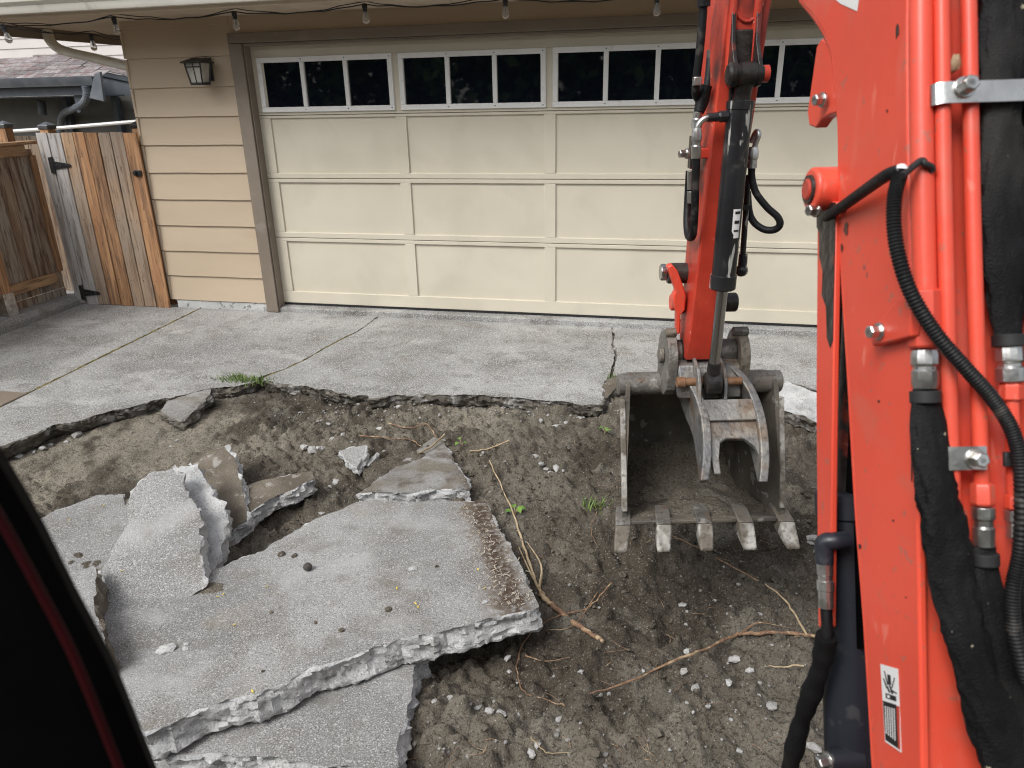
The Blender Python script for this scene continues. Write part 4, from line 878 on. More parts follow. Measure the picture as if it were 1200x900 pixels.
stem([(890, 681), (850, 660), (812, 640), (780, 622)], 0.004, 'thin dark root trailing below the bucket teeth', r1=0.002)
stem([(716, 690), (690, 712), (655, 722), (628, 737), (612, 760), (606, 785), (615, 812), (640, 826), (662, 827)], 0.0045, 'thin root curling in a ring right of the largest slab', r1=0.002,
     branches=[([(700, 700), (672, 733), (640, 742)], 0.003), ([(616, 766), (640, 775), (668, 770)], 0.003)])
stem([(597, 519), (573, 522), (550, 528)], 0.006, 'short straw coloured stem lying beside the small weed', 'straw', r1=0.004)
stem([(421, 511), (455, 514), (480, 518), (493, 521)], 0.005, 'thin brown root on the soil behind the wedge slab, lower one', r1=0.003)
stem([(455, 497), (480, 500), (500, 505), (511, 512)], 0.005, 'thin brown root on the soil behind the wedge slab, upper one', r1=0.003)
stem([(490, 531), (505, 520), (521, 509)], 0.007, 'short pale stick lying on the tip of the wedge slab', 'straw', r1=0.006, lift=0.06)
stem([(985, 752), (955, 748), (930, 746)], 0.006, 'short straw stem under the long reddish root near the hose sleeve', 'straw')
stem([(942, 780), (920, 779), (896, 777)], 0.005, 'short straw stem in front of the bucket beside the hose sleeve', 'straw')
stem([(622, 870), (640, 882), (668, 893)], 0.004, 'thin straw stem at the bottom of the photo beside the lower slab', 'straw')
stem([(700, 600), (692, 620), (700, 640)], 0.003, 'thin upright root left of the bucket teeth')
mb = MB()
for _ in range(150):
    u = random.uniform(380, 990); v = random.uniform(490, 900); p = on_soil(u, v, 0.004); a = random.random()*6.28; Ls = random.uniform(0.02, 0.11); k = random.uniform(-1, 1)
    q = [p+Vector((math.cos(a+k*t)*Ls*t, math.sin(a+k*t)*Ls*t, 0.006*math.sin(3.1*t)+0.002)) for t in (0, .33, .66, 1)]
    mb.tube(q, [0.0012, 0.0011, 0.0009, 0.0006], 4)
tag(mb.build('straw_bits', 'root'), 'loose hair roots and straw strewn over the soil', 'straw', kind='stuff')
# pale chaff along the old kerb strip of the largest slab
mb = MB()
for _ in range(330):
    t = random.random(); p = on_big(545+60*t+random.gauss(0, 13), 592+118*t); s = random.uniform(0.003, 0.009); a = random.random()*3.14
    d = Vector((math.cos(a), math.sin(a), 0)); e = Vector((-d.y, d.x, 0)); p = p+Vector((0, 0, 0.003+random.uniform(0, .003)))
    mb.add([p-d*s-e*s*.25, p+d*s-e*s*.2+Vector((0, 0, s*.2)), p+d*s+e*s*.25+Vector((0, 0, s*.2)), p-d*s+e*s*.25], [(0, 1, 2, 3)])
tag(mb.build('chaff', 'chaff', smooth=False), 'pale chaff along the soil strip of the largest slab', 'chaff', kind='stuff')
def weed(u, v, leaves, size, label, lift=0.022):
    p = on_soil(u, v, lift); w = empty('weed', p); tag(w, label, 'weed')
    for i in range(leaves):
        a = 6.28*i/leaves+random.uniform(-.5, .5); d = Vector((math.cos(a), math.sin(a), 0)); e = Vector((-d.y, d.x, 0)); h = size*random.uniform(.5, 1.3); L_ = size*random.uniform(.8, 1.2)
        b0 = d*L_*0.5+Vector((0, 0, h)); vs = []; fs = []
        for k in range(6):
            t = k/5; ww = L_*0.42*math.sin(math.pi*min(1, t*0.93+0.07))**0.7; c = b0+d*L_*t+Vector((0, 0, L_*(0.15*math.sin(3*t)-0.2*t*t)))
            vs += [c-e*ww+Vector((0, 0, ww*.3)), c, c+e*ww+Vector((0, 0, ww*.3))]
            if k: o = 3*k; fs += [(o-3, o-2, o+1, o), (o-2, o-1, o+2, o+1)]
        lf = MB().add(vs, fs).build('leaf', 'leaf', w, angle=180)
        MB().tube([Vector((0, 0, -0.01)), d*L_*0.2+Vector((0, 0, h*.6)), b0], 0.002, 5).build('stalk', 'straw', lf)
weed(604, 603, 5, 0.033, 'small weed with round green leaves beside the long pale root')
weed(541, 524, 3, 0.028, 'tiny green weed right behind the wedge slab')
weed(709, 507, 4, 0.026, 'tiny green weed on the soil left of the bucket')
def tuft(u, v, n, h, spread, label, on=on_soil, green='grass'):
    p = Vector(on_plane(u, v, (zd(-1.75)-0.01, 0, 0))) if on is None else on(u, v); g_ = empty('grass_tuft', p); tag(g_, label, 'grass'); mb = MB()
    for _ in range(n):
        q = Vector((random.gauss(0, spread[0]), random.gauss(0, spread[1]), 0)); a = random.random()*6.28; d = Vector((math.cos(a), math.sin(a), 0)); e = Vector((-d.y, d.x, 0))
        L_ = h*random.uniform(.5, 1.3); k = random.uniform(.2, .9); vs = []; fs = []
        for s in range(5):
            t = s/4; c = q+d*L_*k*t*t+Vector((0, 0, L_*t*(1-.35*k*t))); w_ = 0.0045*(1-t*.92); vs += [c-e*w_, c+e*w_]
            if s: o = 2*s; fs.append((o-2, o-1, o+1, o))
        mb.add(vs, fs)
    tag(mb.build('blades', green, g_, angle=180), kind='stuff')
tuft(284, 447, 420, 0.05, (0.10, 0.035), 'green grass tuft growing in the crack at the driveway edge', None)
tuft(697, 600, 40, 0.06, (0.03, 0.02), 'sparse yellowing grass sprig left of the bucket', on_soil)
tuft(720, 444, 30, 0.04, (0.02, 0.02), 'sparse grass in the driveway crack behind the bucket', lambda u, v: Vector(on_plane(u, v, DRV)))
mb = MB()
for (u, v, pl) in ((143, 670, plA), (313, 688, plBig), (81, 610, plE), (122, 592, plE), (296, 811, plBig), (275, 733, plBig), (262, 697, plBig), (255, 700, plBig), (487, 708, plBig), (490, 712, plBig), (560, 668, plBig), (568, 690, plBig), (465, 690, plBig)):
    p = Vector(on_plane(u, v, pl))+Vector((0, 0, 0.004)); a = random.random()*3; s = 0.009; d = Vector((math.cos(a), math.sin(a), 0.1)); e = Vector((-d.y, d.x, 0.1))
    o = MB().add([-d*s, e*s*.4, d*s, -e*s*.4+Vector((0, 0, .002))], [(0, 1, 2, 3)]).build('petal', 'yellow'); o.location = p
    tag(o, 'tiny yellow petal lying on a broken concrete slab', 'petal', 'yellow petals on the slabs')

# ================================================================== EXCAVATOR  (own frame: x right, y forward, z up)
EX_ROOT = empty('excavator', (CAM[0], CAM[1], 0.0), YAW)
tag(EX_ROOT, 'orange red mini excavator seen from its cab, boom, arm, bucket and thumb in front', 'excavator')
def part(mb, name, mat, parent=None, **k): return mb.build(name, mat, parent or EX_ROOT, **k)
RL, RR = 0.60, 0.80
front = [(p.y, p.z) for p in (exR(u, v, RL) for u, v in ((1023, 900), (1013, 733), (1003, 600), (994, 442), (985, 300), (983, 200), (982, 140), (976, 71), (969, 46), (955, 21), (937, 0)))]
rear = [(p.y, p.z) for p in (exR(u, v, RL) for u, v in ((1080, 900), (1075, 600), (1070, 450), (1066, 300), (1064, 200), (1063, 100), (1063, 0)))]
f_low = [(0.62, 0.02), (0.74, 0.27)]; r_low = [(0.42, 0.02), (0.55, 0.22)]
f_up = [(1.86, 2.01), (2.12, 2.16), (2.36, 2.28), (2.50, 2.36)]; r_up = [(1.30, 2.05), (1.42, 2.25), (1.62, 2.43), (1.95, 2.56), (2.35, 2.60), (2.52, 2.56)]
prof = f_low+front+f_up+list(reversed(r_low+rear+r_up))
def inset_prof(P, d):
    n = len(P); out = []
    ar = sum(P[i][0]*P[(i+1) % n][1]-P[(i+1) % n][0]*P[i][1] for i in range(n)); sg = 1 if ar > 0 else -1
    for i in range(n):
        a = Vector(P[i-1]); b_ = Vector(P[i]); c = Vector(P[(i+1) % n]); t1 = (b_-a).normalized(); t2 = (c-b_).normalized(); t = (t1+t2).normalized()
        out.append(tuple(b_+Vector((-t.y, t.x))*sg*d))
    return out
boom = part(MB().prism(inset_prof(prof, 0.012), RL+0.014, RR-0.014, 'x'), 'boom', 'red', angle=30)
for r0 in (RL, RR-0.014):
    part(MB().prism(prof, r0, r0+0.0135, 'x'), 'side_plate', 'red', boom, bevel=0.004, angle=30)
# weld bead along the front edge of the near side plate
fl = [exR(u, v, RL) for u, v in ((1021, 900), (1011, 733), (1001, 600), (992, 442), (983.5, 300), (981.5, 200), (980.5, 140), (974.5, 71), (967.5, 46), (953.5, 21), (935, -2))]
part(MB().tube([Vector((p.x+0.012, p.y, p.z)) for p in bez(fl, 4)], 0.011, 8), 'edge_weld', 'red', boom, angle=80)
# boss with pin
b0 = exR(949, 222, 0.565)
bs = part(MB().lathe((0.565, b0.y, b0.z), (0.7, b0.y, b0.z), [(0, 0.036), (0.004, 0.040), (0.075, 0.040)], 28), 'pin_boss', 'red', boom, bevel=0.002)
part(MB().lathe((0.560, b0.y, b0.z), (0.7, b0.y, b0.z), [(0, 0.026), (0.006, 0.027)], 24), 'pin_seal', 'grease', bs)
part(MB().lathe((0.556, b0.y, b0.z), (0.7, b0.y, b0.z), [(0, 0.016), (0.003, 0.020), (0.006, 0.020)], 24), 'pin', 'red_worn', bs)
g1 = exR(957, 246, 0.575)
def bolt(c, d, R_, h, parent, washer=True, mat='zinc', name='bolt'):
    c = Vector(c); d = Vector(d).normalized(); mb = MB()
    if washer: mb.lathe(c, c+d, [(0, R_*1.25), (h*0.22, R_*1.25), (h*0.26, R_*1.15)], 20)
    mb.lathe(c+d*h*0.2, c+d, [(0, R_*0.98), (h*0.7, R_*0.98), (h*0.8, R_*0.82)], 6); mb.lathe(c+d*h*0.9, c+d, [(0, R_*0.6), (h*0.1, R_*0.45)], 10)
    return part(mb, name, mat, parent, bevel=0.0008, angle=30)
bolt(g1, (-1, -0.3, 0), 0.011, 0.02, boom, name='grease_nipple')
# small lug with bolt above the boss, in front of the plate
lg = [exR(u, v, 0.615) for u, v in ((962, 55), (968, 45), (995, 60), (995, 130), (978, 134), (968, 140), (961, 150), (953, 147), (951, 132), (957, 90))]
lug = part(MB().prism([(p.y, p.z) for p in lg], 0.606, 0.63, 'x'), 'lug', 'red', boom, bevel=0.004)
bolt(exR(965, 117, 0.598), (-1, -0.2, 0), 0.011, 0.02, boom)
# red guard strip over the boom cylinder and the black rod behind it
gd = [exR(u, v, 0.60) for u, v in ((962, 236), (983, 236), (979, 500), (976, 735), (962, 735), (960, 500))]
gp_ = part(MB().prism([(p.y, p.z) for p in gd], 0.594, 0.606, 'x'), 'cylinder_guard', 'red', bevel=0.003)
gb = [exR(u, v, 0.60) for u, v in ((961, 237), (983, 237), (982, 300), (981, 340), (980, 400), (977, 408), (973, 396), (972, 360), (967, 345), (968, 318), (964, 300), (964, 272), (961, 266))]
part(MB().prism([(p.y, p.z) for p in gb], 0.5932, 0.5945, 'x'), 'scuff_plate', 'grease', gp_, angle=30)
part(MB().prism([(p.y, p.z) for p in gd], 0.73, 0.742, 'x'), 'guard_side', 'red', gp_, bevel=0.003)
ca, cb = exR(1007, 930, 0.66), exR(1000, 588, 0.66); ca = Vector((0.665, ca.y+0.03, ca.z)); cb = Vector((0.665, cb.y+0.035, cb.z))
cu = (cb-ca).normalized(); pinp = Vector((0.665, b0.y, b0.z))
cbody = part(MB().lathe(ca-cu*0.25, cb, [(0, 0.05), (0.02, 0.056), ((cb-ca).length+0.2, 0.056), ((cb-ca).length+0.205, 0.062), ((cb-ca).length+0.25, 0.062), ((cb-ca).length+0.255, 0.055)], 32), 'boom_cylinder', 'boomcyl')
part(MB().cyl(cb, pinp, 0.026, 24), 'rod', 'grease', cbody)
bpx = [exR(u, v, 0.655) for u, v in ((985, 236), (1012, 236), (1030, 600), (1030, 760), (1005, 760), (990, 600), (984, 420))]
part(MB().prism([(p.y, p.z) for p in bpx], 0.65, 0.66, 'x'), 'gap_shade', 'cab', gp_)  # black sheet added as the shade in the gap between guard and boom
# elbow, coupling and sleeved hose on the boom cylinder
RC = 0.58
el = [exR(u, v, RC+0.04*k) for u, v, k in ((992, 633, 1), (978, 634, .4), (966, 636, 0), (966, 650, 0), (966, 660, 0))]
part(MB().tube(bez(el, 5), 0.0165, 14), 'elbow', 'boomcyl', cbody, angle=60)
c0, c1 = exR(966.5, 660, RC), exR(968, 712, RC); d = (c1-c0); Lc = d.length
part(MB().lathe(c0, c1, [(0, 0.0145), (Lc*.25, 0.0145), (Lc*.27, 0.0125), (Lc*.38, 0.0125), (Lc*.4, 0.0155), (Lc*.6, 0.0155), (Lc*.62, 0.0135), (Lc, 0.0138)], 14), 'coupling', 'zinc', cbody, angle=20)
hp = [exR(u, v, RC) for u, v in ((968, 710), (969, 745), (962, 780), (950, 815), (938, 850), (928, 890), (920, 930), (905, 980))]
part(MB().tube(bez(hp, 6), 0.0105, 12), 'hose', 'hose', cbody, angle=80)
sp = bez(hp[1:], 8); part(MB().tube(sp, [0.0185+0.0018*math.sin(i*0.5)+0.0012*math.sin(i*1.3+1) for i in range(len(sp))], 16), 'hose_sleeve', 'sleeve', cbody, angle=80)
bt = exR(985, 890, 0.62); part(MB().lathe((0.60, bt.y, bt.z), (0.7, bt.y, bt.z), [(0, 0.022), (0.06, 0.024)], 18), 'port', 'boomcyl', cbody); bolt((0.60, bt.y, bt.z), (-1, -.3, 0), 0.013, 0.03, cbody)

# ---- pipes, sleeves and clips on the rear face
def pipe(px, off, r, name='pipe', mat='red', n=16, **k): return part(MB().tube(bez([exB(u, v, off) for u, v in px], 4), r, n), name, mat, boom, angle=80, **k)
pipe([(1079, -140), (1079, 0), (1080, 150), (1084, 350)], 0.005, 0.0165)
pipe([(1100, -140), (1103, 0), (1105, 150), (1107, 250), (1111, 400), (1115, 530), (1117, 600)], 0.018, 0.0110)
pipe([(1130, -140), (1135, 0), (1137, 100), (1140, 250), (1145, 420), (1149, 530), (1151, 585)], 0.018, 0.0110)
pipe([(1185, 445), (1187, 520), (1189, 590)], 0.018, 0.0100)
# fitting under the first pipe
def fitting(a, b_, off, segs, name, mat, n=6):
    p0, p1 = exB(*a, off), exB(*b_, off); Lf = (p1-p0).length
    return part(MB().lathe(p0, p1, [(t*Lf, r) for t, r in segs], n, phase=0.3), name, mat, boom, bevel=0.001, angle=25)
fitting((1083, 340), (1085, 408), 0.008, [(0, 0.019), (0.03, 0.0235), (0.96, 0.0235), (1, 0.02)], 'pipe_nut', 'red')
lb = [exR(u, v, 0.597) for u, v in ((1030, 408), (1074, 394), (1074, 352), (1064, 356), (1040, 362))]
bk = [exR(u, v, 0.597) for u, v in ((1033, 406), (1078, 394), (1078, 350), (1062, 350), (1034, 382), (1028, 396))]
part(MB().prism([(p.y, p.z) for p in bk], 0.583, 0.5985, 'x'), 'bracket', 'red', boom, bevel=0.003); bolt(exR(1032, 388, 0.583), (-1, -0.2, 0), 0.011, 0.022, boom)
fitting((1084, 410), (1084, 456), 0.008, [(0, 0.0175), (0.12, 0.0195), (0.38, 0.0195), (0.42, 0.0165), (0.5, 0.0165), (0.55, 0.0185), (0.85, 0.0185), (1, 0.0165)], 'coupling', 'zinc', 12)
fitting((1151, 566), (1152, 592), 0.018, [(0, 0.0145), (0.15, 0.0165), (0.9, 0.0165), (1, 0.014)], 'pipe_nut', 'red')
fitting((1152, 594), (1153, 640), 0.018, [(0, 0.0155), (0.3, 0.0155), (0.33, 0.013), (0.5, 0.013), (0.52, 0.0148), (1, 0.0148)], 'coupling', 'zinc', 12)
fitting((1182, 403), (1184, 448), 0.018, [(0, 0.016), (0.1, 0.018), (0.45, 0.018), (0.5, 0.0155), (0.6, 0.0155), (0.62, 0.019), (0.98, 0.019), (1, 0.016)], 'coupling', 'zinc', 12)
fitting((1185, 448), (1185, 470), 0.018, [(0, 0.0135), (0.2, 0.0165), (0.9, 0.0165), (1, 0.013)], 'pipe_nut', 'red')
fitting((1190, 580), (1190, 597), 0.018, [(0, 0.0135), (0.2, 0.015), (0.9, 0.015), (1, 0.013)], 'pipe_nut', 'red')
fitting((1190, 598), (1191, 630), 0.018, [(0, 0.0145), (0.4, 0.0145), (0.42, 0.012), (1, 0.0135)], 'coupling', 'zinc', 12)
def sleeve(px, off, rs, flat=0.45, n=34):
    P = bez([exB(u, v, o_) for (u, v), o_ in zip(px, off)], 18); m = len(P); rr2 = np.interp(np.linspace(0, 1, m), np.linspace(0, 1, len(rs)), rs); rings = []; side = Vector((1, 0, 0)); ph = random.random()*90
    dist = 0
    for i, p in enumerate(P):
        if i: dist += (P[i]-P[i-1]).length
        t = (P[min(i+1, m-1)]-P[max(i-1, 0)]).normalized(); a = (side-t*side.dot(t)).normalized(); b_ = a.cross(t)
        e = min(1, 6*i/m, 6*(m-1-i)/m)        # folds die out at the tied ends
        ring = []
        for k in range(n):
            th = 2*math.pi*k/n; c, s_ = math.cos(th), math.sin(th)
            f1 = float(fbm(1.5*c+ph+dist*7, 1.5*s_+ph-dist*11, 3)); f2 = float(fbm(2.4*c+ph-dist*22, 2.4*s_+dist*17+ph, 2))
            w = 1+e*(0.42*f1+0.34*(0.16-abs(f2)))
            ring.append(p+(a*c+b_*s_*flat)*rr2[i]*w)
        rings.append(ring)
    return part(MB().loft(rings), 'hose_sleeve', 'sleeve', boom, angle=60)
sleeve([(1084, 456), (1088, 500), (1095, 560), (1108, 630), (1126, 720), (1150, 810), (1178, 900), (1205, 980)], [0.01, 0.02, 0.028, 0.035, 0.04, 0.045, 0.05, 0.06], [0.018, 0.025, 0.031, 0.034, 0.034, 0.032, 0.033, 0.033])
sleeve([(1153, 640), (1157, 690), (1167, 760), (1185, 840), (1215, 920)], [0.018, 0.022, 0.024, 0.026, 0.03], [0.0175, 0.022, 0.024, 0.024, 0.025])
sleeve([(1175, -150), (1174, -20), (1173, 100), (1174, 220), (1178, 320), (1181, 380), (1182, 405)], [0.012]*6+[0.016], [0.032, 0.033, 0.032, 0.033, 0.030, 0.023, 0.018])
sleeve([(1226, -150), (1226, 0), (1225, 150), (1228, 300), (1238, 450), (1245, 600)], [0.010]*6, [0.033, 0.034, 0.033, 0.034, 0.03, 0.03])
sleeve([(1200, 640), (1208, 720), (1222, 820), (1240, 920)], [0.02, 0.02, 0.022, 0.025], [0.016, 0.02, 0.022, 0.022])
for (u, v, r) in ((1084, 458, 0.021), (1153, 648, 0.020), (1182, 392, 0.022)):
    fitting((u, v), (u+0.5, v+14), 0.012 if u < 1100 else 0.02, [(0, r), (1, r)], 'tie', 'rubber_seal', 18)
# strap clamp across the pipes
p0 = exB(1094, 110, 0.032); sd_ = Vector((1, 0, 0)); upb = Vector((0, 0.36, 0.933)); nb_ = Vector((0, -0.933, 0.36)); hb = 0.0155
path = [(0.0, -0.024), (0.0, -0.008), (0.006, -0.001), (0.016, 0.002), (0.05, 0.003), (0.09, 0.0035), (0.14, 0.0055), (0.20, 0.0055)]
strap = part(MB().loft([[p0+sd_*x+nb_*(y+s_*0.0035)+upb*h_ for s_, h_ in ((0, -hb), (1, -hb), (1, hb), (0, hb))] for x, y in path]), 'strap_clamp', 'zinc', boom, bevel=0.001, angle=50)
bolt(exB(1129, 103, 0.037), nb_, 0.0125, 0.022, strap)
p0 = exB(1116, 537, 0.03); path = [(-0.012, -0.02), (-0.012, -0.004), (-0.006, 0.001), (0.048, 0.001), (0.05, -0.02)]
cl2 = part(MB().loft([[p0+sd_*x+nb_*(y+s_*0.003)+upb*h_ for s_, h_ in ((0, -0.017), (1, -0.017), (1, 0.017), (0, 0.017))] for x, y in path]), 'pipe_clamp', 'zinc', boom, bevel=0.001, angle=50)
bolt(exB(1142, 538, 0.034), nb_, 0.0120, 0.02, cl2)
p0 = exB(1174, 538, 0.03); part(MB().loft([[p0+sd_*x+nb_*(y+s_*0.008)+upb*h_ for s_, h_ in ((0, -0.011), (1, -0.011), (1, 0.011), (0, 0.011))] for x, y in ((0, 0), (0.05, 0.002))]), 'cable_tie', 'rubber_seal', boom, bevel=0.002)
# wiring conduit and its hose
cd = [exB(u, v, o_) for u, v, o_ in ((1056, 200, 0.03), (1048, 235, 0.035), (1050, 285, 0.04), (1066, 340, 0.05), (1096, 390, 0.055), (1132, 432, 0.055), (1165, 470, 0.05), (1188, 510, 0.05), (1197, 560, 0.05), (1196, 640, 0.05), (1187, 690, 0.05), (1189, 740, 0.05), (1204, 800, 0.05))]
cp = bez(cd, 26); part(MB().tube(cp, [0.0098+(0.0011 if i % 2 else -0.0006) for i in range(len(cp))], 14), 'conduit', 'hose', boom, angle=25)
hz = [exR(u, v, r_) for u, v, r_ in ((968, 258, 0.605), (975, 250, 0.59), (990, 240, 0.582), (1015, 222, 0.575), (1040, 205, 0.565), (1056, 198, 0.56))]
hz[-1] = cd[0]; part(MB().tube(bez(hz, 8), 0.0095, 14), 'wiring_hose', 'hose', boom, angle=80)
part(MB().rock(cd[0], (0.010, 0.010, 0.010), 2, 0.05), 'conduit_end', 'stickerwhite', boom, angle=80)
tz = [exB(u, v, o_) for u, v, o_ in ((1057, 206, 0.045), (1068, 197, 0.032), (1080, 188, 0.028), (1084, 192, 0.03), (1092, 196, 0.026), (1092, 201, 0.022))]
part(MB().tube(bez(tz, 5), 0.005, 8), 'cable_tie', 'rubber_seal', boom, angle=80)
dl = [exB(u, v, 0.006) for u, v in ((1118, 82), (1122, 60))]
lf = MB().rock(exB(1119, 75, 0.01), (0.008, 0.004, 0.014), 2, 0.25); part(lf, 'dry_leaf', 'straw', boom)
# decals
def decal(px, mat, off, parent=boom, r=RL):
    P = [exR(u, v, r) for u, v in px]
    return part(MB().prism([(p.y, p.z) for p in P], r-off-0.0006, r-off, 'x'), 'decal', mat, parent)
st = decal([(1032.5, 778), (1053, 784), (1057, 882), (1038, 869)], 'stickerwhite', 0.0006)
decal([(1036, 821), (1051.5, 826), (1053.5, 877), (1039, 867)], 'stickerblack', 0.0014, st)
decal([(1051.8, 827), (1055.0, 828), (1056.2, 879), (1054, 877.5)], 'red_worn', 0.0014, st)
for k in range(5):
    u0 = 1038.5+k*2.6
    decal([(u0+0.4, 827+k*0.8), (u0+1.0, 827.3+k*0.8), (u0+2.1, 860+2.0*k), (u0+1.5, 859+2.0*k)], 'stickerwhite', 0.0022, st)
for q in ([(1041, 790), (1044.5, 791), (1045.5, 803), (1042, 802)], [(1039, 812), (1051, 816), (1051.4, 822), (1039.4, 818)], [(1037, 786), (1037.8, 786), (1042, 802), (1041, 803)], [(1049, 794), (1049.8, 794.6), (1047, 806), (1046, 806)],
          [(1036, 795), (1037, 795), (1041, 806), (1040, 807)], [(1043, 803), (1045, 804), (1048, 813), (1046, 813)], [(1046, 808), (1052, 812), (1052, 813.5), (1046, 810)], [(1040, 804), (1041.5, 804), (1044.5, 811), (1043, 812)]): decal(q, 'stickerblack', 0.0014, st)
decal([(1041.5, 814.2), (1044, 815), (1044.2, 818.2), (1041.7, 817.4)], 'stickerwhite', 0.0022, st)
decal([(972, -14), (1010, -20), (1005, 13), (985, 4), (976, -4)], 'stickerwhite', 0.0006)

def chipped(u, v, w, h, mat='grease'):
    k = 9; decal([(u+w*math.cos(6.283*i/k)*random.uniform(.5, 1.1), v+h*math.sin(6.283*i/k)*random.uniform(.6, 1.1)) for i in range(k)], mat, 0.0004).name = 'paint_chip'
for a in ((1052, 36, 2.5, 10), (992, 268, 3, 9), (987, 290, 2, 5), (1008, 640, 2, 4), (1012, 770, 1.5, 3), (1069, 545, 1.2, 22), (990, 245, 3.5, 5), (1030, 470, 1.5, 2), (1047, 610, 1.2, 1.6), (1062, 700, 1.0, 1.4), (1040, 130, 1.2, 2)): chipped(*a)
# ---- arm
def armc(z): return 0.663+(z-0.9)*0.048          # the arm's centre line leans a little
def armhw(z): return 0.049+(z-0.9)*0.0165 if z < 2.0 else 0.067
fr_ = [(2.45, 0.85), (2.43, 0.93), (2.415, 1.26), (2.405, 1.68), (2.40, 2.05), (2.42, 2.42)]
bk_ = [(2.56, 0.85), (2.575, 0.93), (2.60, 1.26), (2.63, 1.68), (2.67, 2.05), (2.62, 2.5)]
rings = []
for (f0, z0), (f1, z1) in zip(fr_, bk_):
    c = armc(z0); h = armhw(z0); rings.append([(c-h, f0, z0), (c+h, f0, z0), (c+h, f1, z1), (c-h, f1, z1)])
arm = part(MB().loft(rings), 'arm', 'red_worn', bevel=0.006)
for s_ in (-1, 1):      # lugs carrying the thumb cylinder
    pl2 = MB(); c = armc(1.8); x0 = c+s_*0.036
    pl2.prism([(2.41, 2.0), (2.40, 1.98), (2.37, 1.86), (2.325, 1.80), (2.315, 1.775), (2.325, 1.745), (2.36, 1.74), (2.42, 1.76)], x0-0.006, x0+0.006, 'x'); part(pl2, 'cylinder_lug', 'grease', arm, bevel=0.002)
    part(MB().tube([(c+s_*0.036, 2.404, 2.02), (c+s_*0.036, 2.402, 1.9), (c+s_*0.036, 2.404, 1.78)], [0.012, 0.014, 0.012], 8), 'weld_ridge', 'red_worn', arm, angle=80)
loop = [(armc(1.95)+0.042*math.cos(t), 2.401, 1.99+0.07*math.sin(t)) for t in np.linspace(math.pi*0.95, math.pi*2.05, 14)]
part(MB().tube(loop, 0.006, 6), 'weld_ridge', 'red_worn', arm, angle=80)
part(MB().box(armc(1.8)-0.03, armc(1.8)+0.03, 2.394, 2.405, 1.70, 1.90), 'grease_plate', 'grease', arm, bevel=0.004)
pc = Vector((armc(1.8)+0.002, 2.342, 1.777))
part(MB().lathe(pc+Vector((-0.058, 0, 0)), pc+Vector((1, 0, 0)), [(0, 0.026), (0.008, 0.034), (0.022, 0.034), (0.024, 0.03), (0.095, 0.03), (0.098, 0.024), (0.116, 0.022)], 20), 'cylinder_pin', 'grease', arm, angle=30)
part(MB().lathe(pc+Vector((0.046, 0, 0)), pc+Vector((1, 0, 0)), [(0, 0.024), (0.016, 0.024), (0.018, 0.02)], 18), 'pin_head', 'red_worn', arm)
cyl_top = Vector((0.703, 2.365, 1.687)); cyl_bot = Vector((0.695, 2.360, 1.118)); eye = Vector((0.688, 2.355, 0.80))
eyeb = MB(); eyeb.lathe(pc+Vector((-0.024, 0, 0)), pc+Vector((1, 0, 0)), [(0, 0.030), (0.002, 0.034), (0.046, 0.034), (0.048, 0.030)], 24); eyeb.tube([pc, pc.lerp(cyl_top, 0.5), cyl_top], [0.028, 0.024, 0.028], 16)
cylb = part(MB().lathe(cyl_top+Vector((0, 0, 0.02)), cyl_bot, [(0, 0.030), (0.004, 0.041), (0.026, 0.041), (0.029, 0.0385), (0.53, 0.0385), (0.532, 0.042), (0.575, 0.042), (0.58, 0.036)], 32), 'thumb_cylinder', 'cylblack', angle=30)
part(eyeb, 'cylinder_eye', 'grease', cylb, angle=40)
part(MB().cyl(cyl_bot+Vector((0, 0, 0.02)), eye+Vector((0, 0, 0.06)), 0.0185, 24), 'rod', 'chrome', cylb)
ey = MB(); ey.lathe(eye+Vector((-0.026, 0, 0)), eye+Vector((1, 0, 0)), [(0, 0.034), (0.003, 0.038), (0.049, 0.038), (0.052, 0.034)], 24); ey.tube([eye+Vector((0, 0, 0.0)), eye+Vector((0, 0, 0.05)), eye+Vector((0.001, 0, 0.075))], [0.02, 0.023, 0.022], 14); part(ey, 'rod_eye', 'grease', cylb, angle=40)
# white data plate on the barrel
pt = MB(); vs = []; fs = []
for k in range(5):
    th = rad(-78+k*11); r_ = 0.0392; ax_ = 0.6985
    for zz in (1.30, 1.39): vs.append((ax_+r_*math.sin(rad(40)-rad(k*10)+0.0), 2.3625-r_*math.cos(rad(40)-rad(k*10)), zz))
for k in range(4): fs.append((2*k, 2*k+2, 2*k+3, 2*k+1))
part(pt.add(vs, fs), 'data_plate', 'stickerwhite', cylb, angle=80)
for (za, zb_) in ((1.375, 1.383), (1.345, 1.355), (1.32, 1.326)):
    vs = []; fs = []
    for k in range(4):
        for zz in (za, zb_): vs.append((0.6985+0.0398*math.sin(rad(36)-rad(k*9)), 2.3625-0.0398*math.cos(rad(36)-rad(k*9)), zz))
    for k in range(3): fs.append((2*k, 2*k+2, 2*k+3, 2*k+1))
    part(MB().add(vs, fs), 'data_line', 'stickerblack', cylb, angle=80)
def coup(a, b_, segs, par, mat='zinc', n=12, name='coupling'):
    a = Vector(a); b_ = Vector(b_); Lf = (b_-a).length; return part(MB().lathe(a, b_, [(t*Lf, r) for t, r in segs], n), name, mat, par, bevel=0.0008, angle=25)
SEG = [(0, 0.012), (0.15, 0.0155), (0.4, 0.0155), (0.43, 0.0125), (0.55, 0.0125), (0.58, 0.015), (0.95, 0.015), (1, 0.013)]
